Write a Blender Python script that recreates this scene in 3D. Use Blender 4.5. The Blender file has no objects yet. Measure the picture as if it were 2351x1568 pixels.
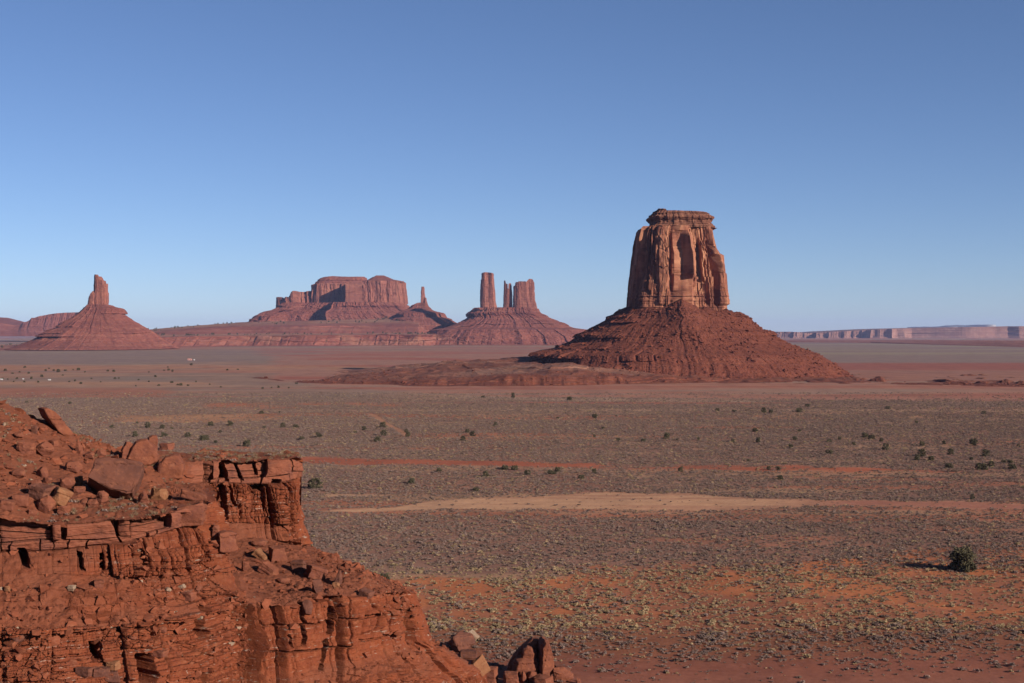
import bpy, bmesh, math, random
import numpy as np
from mathutils import Vector, Matrix, Euler
from mathutils.bvhtree import BVHTree

random.seed(7)
RNG = np.random.default_rng(11)
SC = bpy.context.scene
COL = SC.collection
F = 50.0 / 36.0 * 2351.0          # focal length in reference pixels
CXP, CYP, HOR = 1175.5, 784.0, 765.0
CAMZ = 50.0
PITCH = math.atan((CYP - HOR) / F)
SUN_AZ, SUN_EL = 128.0, 20.5

# ------------------------------------------------------------------ numbers
def _h(ix, iy, iz, s):
    M = np.uint32
    n = (ix.astype(np.int64) * 374761393 + iy.astype(np.int64) * 668265263 + iz.astype(np.int64) * 1440662683 + int(s) * 1274126177) & 0xFFFFFFFF
    n = n.astype(M)
    n = (n ^ (n >> M(13))) * M(1274126177)
    n = (n ^ (n >> M(15))) * M(2246822519)
    n = n ^ (n >> M(16))
    return n.astype(np.float64) / 4294967296.0

def h1(i, s):
    i = np.asarray(i)
    z = np.zeros_like(i)
    return _h(i, z, z, s)

def vn(x, y, z, s=0):
    x, y, z = np.broadcast_arrays(np.asarray(x, float), np.asarray(y, float), np.asarray(z, float))
    fx, fy, fz = np.floor(x), np.floor(y), np.floor(z)
    ix, iy, iz = fx.astype(np.int64), fy.astype(np.int64), fz.astype(np.int64)
    tx, ty, tz = x - fx, y - fy, z - fz
    tx = tx * tx * (3 - 2 * tx); ty = ty * ty * (3 - 2 * ty); tz = tz * tz * (3 - 2 * tz)
    def L(a, b, t): return a + (b - a) * t
    c = [_h(ix + i, iy + j, iz + k, s) for i in (0, 1) for j in (0, 1) for k in (0, 1)]
    return 2 * L(L(L(c[0], c[1], tz), L(c[2], c[3], tz), ty), L(L(c[4], c[5], tz), L(c[6], c[7], tz), ty), tx) - 1

def fbm(x, y, z, o=4, s=0, g=.5):
    r, a, n = 0, 1.0, 0.0
    for i in range(o):
        r = r + a * vn(x * 2.03 ** i, y * 2.03 ** i, z * 2.03 ** i, s + 17 * i)
        n += a; a *= g
    return r / n

def cell1(a, s):
    """1-D Voronoi: id, distance to the nearest border, local coordinate 0..1, border id"""
    i = np.floor(a).astype(np.int64)
    b = lambda k: k + .42 * (h1(k, s) * 2 - 1)
    b0, b1 = b(i), b(i + 1)
    k = np.where(a < b0, i - 1, np.where(a >= b1, i + 1, i))
    lo, hi = b(k), b(k + 1)
    d0, d1 = a - lo, hi - a
    return k, np.minimum(d0, d1), d0 / (hi - lo), np.where(d0 < d1, k, k + 1)

def cell2(x, y, s):
    """2-D Voronoi: id-hash, F1, F2"""
    ix, iy = np.floor(x).astype(np.int64), np.floor(y).astype(np.int64)
    f1 = np.full(x.shape, 9.0); f2 = f1.copy(); idh = np.zeros(x.shape)
    for i in (-1, 0, 1):
        for j in (-1, 0, 1):
            jx, jy = ix + i, iy + j
            z = np.zeros_like(jx)
            px = jx + .1 + .8 * _h(jx, jy, z, s); py = jy + .1 + .8 * _h(jx, jy, z, s + 5)
            d = np.hypot(px - x, py - y)
            m = d < f1
            f2 = np.where(m, f1, np.minimum(f2, d)); idh = np.where(m, _h(jx, jy, z, s + 9), idh); f1 = np.where(m, d, f1)
    return idh, f1, f2

def sst(a, b, x):
    t = np.clip((x - a) / (b - a), 0, 1)
    return t * t * (3 - 2 * t)

# ------------------------------------------------------------------ camera geometry
def P(px, py, D):
    """world point that lies D metres ahead on the sight line through a reference pixel"""
    px, py, D = np.broadcast_arrays(np.asarray(px, float), np.asarray(py, float), np.asarray(D, float))
    dx, dz = (px - CXP) / F, (CYP - py) / F
    ct, st = math.cos(PITCH), math.sin(PITCH)
    vy = ct + dz * st; vz = -st + dz * ct
    return np.stack([dx / vy * D, D, CAMZ + vz / vy * D], -1)

def proj(X):
    X = np.asarray(X)
    ct, st = math.cos(PITCH), math.sin(PITCH)
    x, y, z = X[..., 0], X[..., 1], X[..., 2] - CAMZ
    fw = np.maximum(y * ct - z * st, .1); up = y * st + z * ct
    return CXP + F * x / fw, CYP - F * up / fw

def gD(py):
    """distance at which flat ground is seen at row py"""
    return CAMZ * F / (np.asarray(py, float) - HOR)

# ------------------------------------------------------------------ mesh helpers
def link(o, parent=None):
    COL.objects.link(o)
    if parent is not None: o.parent = parent
    return o

def raw_mesh(name, V, Q, mat=None, smooth=False, attrs=None, tri=False):
    me = bpy.data.meshes.new(name)
    k = 3 if tri else 4
    V = np.ascontiguousarray(V, dtype=np.float32).reshape(-1, 3); Q = np.ascontiguousarray(Q, dtype=np.int32).reshape(-1, k)
    me.vertices.add(len(V)); me.vertices.foreach_set('co', V.ravel())
    me.loops.add(Q.size); me.loops.foreach_set('vertex_index', Q.ravel())
    me.polygons.add(len(Q)); me.polygons.foreach_set('loop_start', np.arange(0, Q.size, k, dtype=np.int32))
    me.update(calc_edges=True)
    me.polygons.foreach_set('use_smooth', np.full(len(Q), smooth))
    for n, arr in (attrs or {}).items():
        if arr.ndim == 2:
            a = me.attributes.new(n, 'FLOAT_COLOR', 'POINT')
            c = np.ones((len(V), 4), np.float32); c[:, :3] = arr
            a.data.foreach_set('color', c.ravel())
        else:
            a = me.attributes.new(n, 'FLOAT', 'POINT'); a.data.foreach_set('value', arr.astype(np.float32))
    if mat: me.materials.append(mat)
    me.validate(clean_customdata=False)
    return me

def mk(name, V, Q, mat, parent=None, smooth=False, attrs=None, tri=False):
    return link(bpy.data.objects.new(name, raw_mesh(name, V, Q, mat, smooth, attrs, tri)), parent)

def gridQ(nv, nu, off=0):
    i = np.arange(nv - 1)[:, None] * nu + np.arange(nu - 1)[None]
    return np.stack([i, i + 1, i + nu + 1, i + nu], -1).reshape(-1, 4) + off

def tag(o, label=None, cat=None, group=None, kind=None):
    if label: o['label'] = label
    if cat: o['category'] = cat
    if group: o['group'] = group
    if kind: o['kind'] = kind
    return o

def empty(name, loc, label=None, cat=None, group=None):
    o = bpy.data.objects.new(name, None); link(o); o.location = loc; o.empty_display_size = 1
    return tag(o, label, cat, group)

def keep(o, parent):
    """parent without moving (parents are unrotated, unscaled empties)"""
    o.parent = parent
    o.location = o.location - parent.location
    return o

# ------------------------------------------------------------------ materials
def nodes(name):
    m = bpy.data.materials.new(name); m.use_nodes = True
    nt = m.node_tree; b = nt.nodes['Principled BSDF']
    b.inputs['Roughness'].default_value = .92
    if 'Specular IOR Level' in b.inputs: b.inputs['Specular IOR Level'].default_value = .12
    return m, nt, b

def nd(nt, t, **k):
    n = nt.nodes.new(t)
    for a, v in k.items():
        if a.startswith('i_'):
            key = a[2:]; n.inputs[int(key) if key.isdigit() else key].default_value = v
        else: setattr(n, a, v)
    return n

def coords(nt, kind, scale):
    if kind == 'world': src = nd(nt, 'ShaderNodeNewGeometry').outputs['Position']
    else: src = nd(nt, 'ShaderNodeTexCoord').outputs['Object']
    mp = nd(nt, 'ShaderNodeMapping'); mp.inputs['Scale'].default_value = scale
    nt.links.new(src, mp.inputs['Vector'])
    return mp.outputs['Vector']

def noise(nt, kind, scale, detail=6, rough=.55):
    n = nd(nt, 'ShaderNodeTexNoise', i_Scale=1.0, i_Detail=detail, i_Roughness=rough)
    nt.links.new(coords(nt, kind, scale), n.inputs['Vector'])
    return n.outputs['Fac']

def ramp(nt, fac, a, b):
    r = nd(nt, 'ShaderNodeMapRange', i_1=a, i_2=b); r.clamp = True
    nt.links.new(fac, r.inputs[0])
    return r.outputs[0]

def mix(nt, fac, a, b, mode='MIX'):
    m = nd(nt, 'ShaderNodeMix', data_type='RGBA', blend_type=mode)
    for sock, v in ((m.inputs[0], fac), (m.inputs[6], a), (m.inputs[7], b)):
        if isinstance(v, (int, float)): sock.default_value = v
        elif isinstance(v, tuple): sock.default_value = (*v, 1)
        else: nt.links.new(v, sock)
    return m.outputs[2]

def mul(nt, a, b):
    m = nd(nt, 'ShaderNodeMath', operation='MULTIPLY')
    for sock, v in ((m.inputs[0], a), (m.inputs[1], b)):
        if isinstance(v, (int, float)): sock.default_value = v
        else: nt.links.new(v, sock)
    return m.outputs[0]

def bump(nt, b, h, dist, strength=.7):
    n = nd(nt, 'ShaderNodeBump', i_Strength=strength, i_Distance=dist)
    nt.links.new(h, n.inputs['Height']); nt.links.new(n.outputs['Normal'], b.inputs['Normal'])

def attr(nt, name, out='Fac'):
    return nd(nt, 'ShaderNodeAttribute', attribute_name=name).outputs[out]

def rock(name, base, dark, light, s=1.0, kind='world', strata=0.0, streak=0.0, fleck=0.0, capcol=None, bmp=.1, gyp=None, k_=.37, tone=False, dirt=None):
    """weathered rock: s is the size in metres of its main blotches"""
    m, nt, b = nodes(name)
    k = 1.0 / s
    S_ = lambda c: tuple(v * k_ for v in c)
    base, dark, light = S_(base), S_(dark), S_(light)
    if capcol: capcol = [S_(c) for c in capcol]
    if gyp: gyp = S_(gyp)
    c = mix(nt, ramp(nt, noise(nt, kind, (k, k, k), 8, .62), .36, .66), base, dark)
    c = mix(nt, ramp(nt, noise(nt, kind, (k * 3.1, k * 3.1, k * 4.3), 6, .6), .52, .78), c, light)
    if strata:
        c = mix(nt, mul(nt, ramp(nt, noise(nt, kind, (k * .06, k * .06, k * 2.2), 5, .65), .45, .62), strata), c, dark)
        c = mix(nt, mul(nt, ramp(nt, noise(nt, kind, (k * .09, k * .09, k * 5.1), 4, .6), .56, .68), strata * .8), c, light)
    if streak:
        c = mix(nt, mul(nt, ramp(nt, noise(nt, kind, (k * 1.5, k * 1.5, k * .09), 6, .6), .5, .66), streak), c, tuple(v * .42 for v in dark))
        c = mix(nt, mul(nt, ramp(nt, noise(nt, kind, (k * 1.1, k * 1.1, k * .12), 5, .6), .56, .7), streak * .8), c, light)
    if capcol:
        cc = mix(nt, ramp(nt, noise(nt, kind, (.55, .55, .5), 5, .6), .52, .68), capcol[0], capcol[1])
        cc = mix(nt, ramp(nt, noise(nt, kind, (2.2, 2.2, 9), 5, .6), .5, .75), cc, capcol[2])
        c = mix(nt, attr(nt, 'cap'), c, cc)
    if gyp:
        f = ramp(nt, noise(nt, kind, (.35, .35, 7.0), 4, .5), .60, .66)
        f = mul(nt, f, ramp(nt, noise(nt, kind, (2.6, 2.6, 9), 4, .7), .5, .62))
        g2 = ramp(nt, noise(nt, kind, (4.5, 4.5, 6), 2, .5), .70, .74)
        g2 = mul(nt, g2, ramp(nt, noise(nt, kind, (.3, .3, .9), 3, .5), .5, .62))
        c = mix(nt, mul(nt, f, attr(nt, 'gyp')), c, gyp); c = mix(nt, mul(nt, g2, attr(nt, 'gyp')), c, gyp)
    if dirt: c = mix(nt, attr(nt, 'dirt'), c, mix(nt, ramp(nt, noise(nt, kind, (1.1, 1.1, 1.1), 6, .65), .35, .7), S_(dirt[0]), S_(dirt[1])))
    if tone:
        tv = attr(nt, 'tone')
        c = mix(nt, ramp(nt, tv, .52, .9), c, mix(nt, .6, c, tuple(v * 1.12 for v in light)))
        c = mix(nt, ramp(nt, tv, .36, .1), c, mix(nt, .75, c, tuple(v * .62 for v in dark)))
    if fleck:
        c = mix(nt, mul(nt, ramp(nt, noise(nt, kind, (k * 14, k * 14, k * 14), 3, .6), .62, .72), fleck), c, light)
    nt.links.new(c, b.inputs['Base Color'])
    h = noise(nt, kind, (k * 5, k * 5, k * 7), 9, .68)
    bump(nt, b, h, bmp * s, .8)
    return m

def leafmat(name, c1, c2, rough=.85):
    m, nt, b = nodes(name)
    oi = nd(nt, 'ShaderNodeObjectInfo')
    c = mix(nt, oi.outputs['Random'], c1, c2)
    c = mix(nt, ramp(nt, noise(nt, 'object', (5, 5, 5), 3), .35, .65), c, tuple(v * .55 for v in c1))
    nt.links.new(c, b.inputs['Base Color']); b.inputs['Roughness'].default_value = rough
    return m

M = {}
M['cliff'] = rock('butte_cliff_rock', (.44, .165, .095), (.27, .10, .065), (.60, .29, .16), 14, strata=.25, streak=.75, k_=.5, bmp=.06)
M['cliff_main'] = rock('butte_tower_rock', (.47, .175, .10), (.29, .105, .07), (.62, .29, .165), 11, strata=.2, streak=.9, bmp=.05, k_=.56, tone=True)
M['butte_cap'] = rock('butte_cap_rock', (.40, .165, .10), (.22, .085, .06), (.62, .34, .19), 5, strata=.7, k_=.5, bmp=.1)
M['talus'] = rock('talus_rock', (.37, .108, .062), (.23, .066, .044), (.50, .19, .115), 9, strata=.35, fleck=.6, bmp=.08)
M['far_cliff'] = rock('far_cliff_rock', (.42, .15, .10), (.27, .095, .07), (.56, .25, .16), 34, strata=.3, streak=.6, k_=.56, bmp=.06)
M['far_talus'] = rock('far_talus_rock', (.37, .118, .08), (.23, .072, .055), (.48, .21, .14), 30, strata=.65, fleck=.3, k_=.5, bmp=.06)
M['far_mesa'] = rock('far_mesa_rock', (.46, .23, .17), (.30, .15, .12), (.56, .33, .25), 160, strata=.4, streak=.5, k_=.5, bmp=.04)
M['badland'] = rock('badland_soil', (.40, .125, .072), (.29, .085, .052), (.46, .20, .12), 22, strata=.3, fleck=.3, bmp=.06)
M['bench'] = rock('bench_rock', (.44, .17, .11), (.33, .115, .08), (.52, .26, .17), 40, strata=.3, bmp=.05, k_=.52)
M['ridge'] = rock('ridge_rock', (.47, .12, .05), (.33, .08, .036), (.56, .19, .09), 1.6, strata=.25, fleck=.35, bmp=.09,
                  capcol=((.46, .15, .085), (.27, .10, .075), (.55, .21, .12)), gyp=(.80, .58, .45), k_=.355, dirt=((.36, .108, .055), (.43, .142, .076)))
M['boulder'] = rock('boulder_rock', (.45, .145, .075), (.30, .10, .065), (.55, .21, .11), 1.3, 'object', strata=.25, fleck=.2, bmp=.06)
M['boulder_dark'] = rock('varnished_boulder_rock', (.33, .12, .075), (.21, .085, .062), (.45, .17, .095), 1.3, 'object', strata=.3, bmp=.06)
M['boulder_tan'] = rock('tan_boulder_rock', (.54, .24, .115), (.40, .16, .08), (.66, .35, .18), 1.1, 'object', strata=.3, bmp=.06)
M['boulder_pale'] = rock('pale_boulder_rock', (.60, .42, .29), (.48, .28, .18), (.70, .55, .42), 1.0, 'object', bmp=.06)
M['snow'] = rock('snowy_slope', (.75, .72, .70), (.45, .40, .40), (.85, .85, .85), 300, bmp=.03, k_=.42)
M['sage'] = leafmat('sage_leaves', (.21, .137, .112), (.285, .196, .16))
M['olive'] = leafmat('rabbitbrush_leaves', (.35, .245, .13), (.29, .205, .12))
M['straw'] = leafmat('dry_grass_blades', (.44, .30, .17), (.36, .25, .15))
M['dry_straw'] = leafmat('bleached_grass', (.21, .13, .075), (.26, .175, .11))
M['brown'] = leafmat('brown_twigs', (.14, .09, .07), (.18, .12, .09))
M['juniper'] = leafmat('juniper_foliage', (.085, .073, .042), (.115, .094, .052))
M['bark'] = rock('juniper_bark', (.18, .11, .07), (.10, .06, .04), (.25, .17, .12), .3, 'object', bmp=.1)

# ------------------------------------------------------------------ ground
def band(px, py, pts, soft=3.0, wob=6.0, seed=0, X=None, Y=None):
    """mask of a strip given as (px, top row, bottom row); edges wander with the terrain"""
    a = np.array(pts, float)
    t = np.interp(px, a[:, 0], a[:, 1]); b = np.interp(px, a[:, 0], a[:, 2])
    w = wob * fbm(X / 18, Y / 18, 0, 3, seed)
    yy = py + w * np.clip((py - 765) / 300, .12, 1)
    m = sst(t - soft, t + soft, yy) * (1 - sst(b - soft, b + soft, yy))
    e = sst(a[0, 0] - 1, a[0, 0] + 60, px) if a[0, 0] > -400 else 1
    f = 1 - sst(a[-1, 0] - 60, a[-1, 0] + 1, px) if a[-1, 0] < 2600 else 1
    return m * e * f

def landcover(X, Y):
    """soil colour and shrub density of the plain, as maps over the ground"""
    D = np.maximum(Y, 60.0)
    px = CXP + X / D * F; py = HOR + CAMZ * F / D
    col = np.zeros(X.shape + (3,)); den = np.zeros(X.shape)
    def lay(m, c, d=None):
        nonlocal col, den
        m = np.clip(m, 0, 1)
        col = col * (1 - m[..., None]) + np.array(c) * m[..., None]
        if d is not None: den = den * (1 - m) + d * m
    n1 = fbm(X / 40, Y / 60, 0, 4, 3); n2 = fbm(X / 130, Y / 220, 1, 4, 4); n3 = fbm(X / 420, Y / 900, 2, 4, 5)
    n4 = fbm(X / 9, Y / 12, 5, 3, 6)
    one = np.ones_like(X)
    bd = lambda pts, soft=3., wob=6., s=0: band(px, py, pts, soft, wob, s, X, Y)
    lay(one, (.33, .165, .112), 1.0)                       # red soil under even sage
    lay(sst(.05, .45, n1) * .6, (.39, .215, .14))
    lay(sst(.1, .5, n2) * .6, (.39, .16, .098))
    far = 1 - sst(905, 960, py)
    # beyond the shrubs one can tell apart the cover is a mixture
    lay(far, (.335, .205, .145), .55)
    lay(far * sst(-.05, .3, n2), (.30, .205, .15), .8)
    lay(far * sst(.12, .35, fbm(X / 300, Y / 160, 3, 4, 9)) * .8, (.43, .23, .14), .3)
    lay(far * sst(.12, .4, n3) * .8, (.40, .15, .095), .15)
    st1 = fbm(X / 420, Y / 34, 7, 4, 60); st2 = fbm(X / 260, Y / 22, 8, 4, 61)
    lay(far * sst(.12, .34, st1) * .75, (.44, .175, .11), .1)
    lay(far * sst(.14, .36, st2) * .7, (.47, .27, .17), .3)
    # far grey-green flats
    lay(bd([(-900, 806, 838), (300, 804, 838), (620, 803, 826), (760, 800, 812)], 3, 5, 11), (.305, .20, .16), .2)
    lay(bd([(-900, 806, 838), (300, 804, 838), (620, 803, 826), (760, 800, 812)], 3, 5, 11) * sst(.0, .35, fbm(X / 600, Y / 90, 0, 3, 12)) * .7, (.37, .26, .17))
    lay(bd([(560, 800, 815), (800, 797, 828), (1300, 797, 830)], 2, 6, 13) * sst(-.1, .25, fbm(X / 350, Y / 200, 0, 4, 14)), (.40, .15, .10), .1)
    lay(bd([(600, 815, 880), (760, 812, 872), (1250, 806, 850)], 4, 6, 15) * .8, (.42, .20, .135), .15)
    lay(bd([(600, 815, 880), (760, 812, 872), (1250, 806, 850)], 4, 6, 15) * sst(.0, .2, fbm(X / 240, Y / 120, 0, 4, 16)), (.40, .135, .085), .1)
    lay(bd([(1780, 783, 836), (2700, 783, 836)], 2, 4, 17), (.30, .20, .16), .2)
    lay(bd([(1780, 783, 836), (2700, 783, 836)], 2, 4, 17) * sst(.05, .3, fbm(X / 900, Y / 130, 0, 3, 18)) * .8, (.36, .28, .17))
    lay(bd([(1850, 833, 850), (2700, 833, 850)], 2, 4, 19), (.36, .125, .085), .1)
    lay(bd([(1900, 850, 905), (2700, 850, 905)], 4, 8, 20) * .8, (.38, .165, .11), .2)
    # pale flat in front of the butte
    lay(bd([(690, 874, 883), (900, 880, 898), (1100, 882, 908), (1250, 880, 916), (1800, 878, 918), (2700, 882, 920)], 3, 6, 21), (.44, .20, .13), .1)
    lay(bd([(1250, 904, 918), (1800, 900, 925), (2700, 905, 930)], 4, 9, 22) * sst(-.1, .2, n2), (.42, .165, .10), .15)
    lay(bd([(1000, 906, 912), (1200, 912, 918), (1500, 918, 924), (1800, 919, 925)], 1.5, 3, 23) * .7, (.52, .33, .21), .25)
    # left side bands
    lay(bd([(-900, 840, 851), (600, 838, 850), (900, 842, 850)], 3, 7, 24) * sst(-.2, .2, n1), (.47, .23, .13), .25)
    lay(bd([(-900, 876, 883), (300, 876, 884), (520, 878, 883)], 2, 3, 25), (.47, .25, .15), .1)
    lay(bd([(-900, 885, 918), (330, 892, 912), (420, 895, 905)], 4, 10, 26) * .9, (.42, .17, .10), .2)
    lay(bd([(440, 924, 941), (600, 926, 938), (800, 925, 934), (960, 928, 934)], 3, 8, 27) * sst(-.25, .15, n1), (.46, .165, .085), .1)
    lay(bd([(230, 955, 968), (420, 952, 971), (560, 950, 968), (680, 952, 960)], 2, 5, 28), (.50, .25, .13), .12)
    lay(bd([(560, 941, 945), (1200, 938, 944), (2700, 940, 946)], 1.5, 3, 29) * .7, (.50, .30, .18), .4)
    lay(bd([(930, 950, 962), (1700, 945, 960), (2700, 950, 965)], 4, 9, 30) * sst(.0, .3, n1) * .8, (.48, .25, .14), .4)
    near = 1 - far
    lay(near * sst(.22, .45, fbm(X / 120, Y / 26, 4, 4, 62)) * .75, (.46, .165, .085), .3)
    lay(near * sst(.2, .45, fbm(X / 90, Y / 18, 5, 4, 63)) * .7, (.48, .27, .155), .5)
    # flat before the butte is crossed by low scrub and red rills
    fl = bd([(690, 872, 890), (1250, 872, 930), (2700, 876, 940)], 4, 6, 64)
    lay(fl * sst(.06, .3, st2) * .8, (.36, .24, .17), .5); lay(fl * sst(.08, .3, st1) * .8, (.40, .135, .085), .1)
    # red strip across the middle
    lay(bd([(-200, 1046, 1062), (700, 1050, 1066), (1100, 1058, 1072), (1450, 1068, 1078), (1900, 1075, 1086), (2700, 1085, 1095)], 2, 7, 31) * sst(-.5, .05, n1), (.46, .135, .066), .06)
    lay(bd([(600, 1066, 1076), (1300, 1074, 1082), (2700, 1092, 1100)], 2, 6, 32) * .6, (.50, .28, .16), .7)
    # sandy wash
    w = bd([(720, 1173, 1178), (900, 1166, 1173), (1000, 1150, 1171), (1200, 1139, 1168), (1400, 1130, 1169), (1600, 1134, 1173), (1750, 1142, 1168), (1900, 1148, 1160), (2100, 1152, 1163), (2700, 1158, 1176)], 2, 5, 33)
    lay(w, (.64, .35, .195), .02)
    lay(w * sst(1700, 2000, px), (.44, .175, .11))
    lay(w * sst(-.05, .15, fbm(X / 60, Y / 4, 0, 3, 34)) * .5, (.45, .20, .12))
    lay(bd([(700, 1133, 1138), (850, 1134, 1140), (950, 1137, 1141)], 1.5, 3, 35), (.52, .29, .17), .2)
    lay(bd([(900, 1170, 1177), (1300, 1172, 1180), (1700, 1172, 1178)], 2, 5, 36) * .5, (.52, .30, .18), .5)
    # dune patch with orange sand, then darker red soil near the cliff foot
    lay(bd([(850, 1345, 2000), (960, 1340, 2000), (1200, 1318, 2000), (1500, 1302, 2000), (1750, 1296, 2000), (2000, 1275, 2000), (2700, 1215, 2000)], 8, 22, 37), (.43, .155, .078), 1.45)
    o = bd([(850, 1345, 2000), (960, 1340, 2000), (1200, 1318, 2000), (1500, 1302, 2000), (1750, 1296, 2000), (2000, 1275, 2000), (2700, 1215, 2000)], 8, 22, 37)
    lay(o * sst(.0, .35, n4 + .6 * n1) * (1 - sst(1400, 1440, py)), (.54, .18, .072), .5)
    lay(sst(1395, 1470, py + 25 * n2), (.31, .115, .058), 1.1)
    lay(sst(1470, 1535, py + 20 * n1), (.32, .11, .066), .32)
    lay(sst(1530, 1580, py + 14 * n1), (.35, .13, .08), .06)
    # old track
    for x0, y0, x1, y1, wd in ((850, 950, 938, 1002, .9),):
        t = np.clip((py - y0) / (y1 - y0), 0, 1)
        dpx = np.abs(px - (x0 + (x1 - x0) * t)) * D / F
        lay((dpx < wd * 2.2) * (py > y0) * (py < y1) * 1.0, (.50, .24, .13), 0.0)
    dn_ = sst(1270, 1330, py)
    den = den * (1 - dn_ * .62 + .6 * (.3 + dn_) * sst(-.3, .3, fbm(X / 22, Y / 26, 9, 4, 65)))
    return col, den, px, py

def build_ground():
    ys = np.concatenate([np.linspace(769.5, 774, 14), np.arange(774.5, 1500, .9), np.arange(1501, 1900, 2.5), [2050, 2300, 2800, 3600, 5000]])
    D = gD(ys)
    D = np.concatenate([[60000.], D])
    cs = np.concatenate([[-14000, -9000, -6000, -4000, -2500, -1800], np.arange(-1300, 3650, 7.0), [4200, 5200, 7000, 9000, 12000, 16000]])
    X = (cs[None] - CXP) / F * D[:, None]; Y = np.repeat(D[:, None], len(cs), 1)
    col, den, px, py = landcover(X, Y)
    Z = .5 * fbm(X / 60, Y / 60, 0, 3, 40) + .12 * fbm(X / 5, Y / 5, 0, 3, 41)
    Z *= 1 - sst(700, 1200, Y)
    V = np.stack([X, Y, Z], -1).reshape(-1, 3)
    Q = gridQ(*X.shape)
    # the same sheet carried on round and behind the viewer
    b = len(V); y0 = D[-1]; xw = abs(X[-1]).max()
    q = np.array([[-60000, y0, -.9], [60000, y0, -.9], [60000, -6000, -.9], [-60000, -6000, -.9]])
    V = np.concatenate([V, q]); Q = np.concatenate([Q, [[b, b + 1, b + 2, b + 3]]])
    C = np.concatenate([col.reshape(-1, 3), np.tile([.4, .17, .1], (4, 1))])
    m, nt, bs = nodes('desert_soil')
    c = mix(nt, 1.0, attr(nt, 'soil', 'Color'), (.70, .70, .70), 'MULTIPLY')
    c = mix(nt, ramp(nt, noise(nt, 'world', (.9, .9, .9), 7, .65), .35, .65), c, mix(nt, 1.0, c, (.80, .76, .74), 'MULTIPLY'))
    c = mix(nt, ramp(nt, noise(nt, 'world', (.13, .2, .2), 6, .7), .45, .7), c, mix(nt, 1.0, c, (1.18, 1.2, 1.2), 'MULTIPLY'))
    c = mix(nt, ramp(nt, noise(nt, 'world', (.035, .012, .1), 7, .7), .42, .66), c, mix(nt, 1.0, c, (.78, .76, .78), 'MULTIPLY'))
    nt.links.new(c, bs.inputs['Base Color'])
    bump(nt, bs, noise(nt, 'world', (2.2, 2.2, 2.2), 8, .7), .12, .6)
    o = mk('desert_plain', V, Q, m, smooth=True, attrs={'soil': C})
    tag(o, kind='structure')
    return o

# ------------------------------------------------------------------ buttes
def columns(a, z, L, amp, s, zb, zt, crack=.8, cw=.05, stop=.35, tilt=1.5):
    aw = a + .14 * L * vn(a / L * .8, z / (3.5 * L), 0, s) + .025 * L * vn(a / L * 3, z / (.6 * L), 0, s + 50)
    k, d, loc, bid = cell1(aw / L, s + 1)
    off = (h1(k, s + 2) - .5) * 2
    tf = h1(k, s + 3)
    lim = zb + (zt - zb) * (.3 + .65 * h1(k, s + 4))
    off = off + (loc - .5) * (h1(k, s + 8) - .5) * tilt
    off = off - np.where((tf < stop) & (z > lim), 1.3, 0.0)
    return amp * off - amp * crack * np.exp(-(d / cw) ** 2) * (.3 + h1(bid, s + 6))

def beds(z, th, s):
    k, d, loc, b = cell1(z / th, s)
    return (h1(k, s + 1) - .5) * 2

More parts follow.
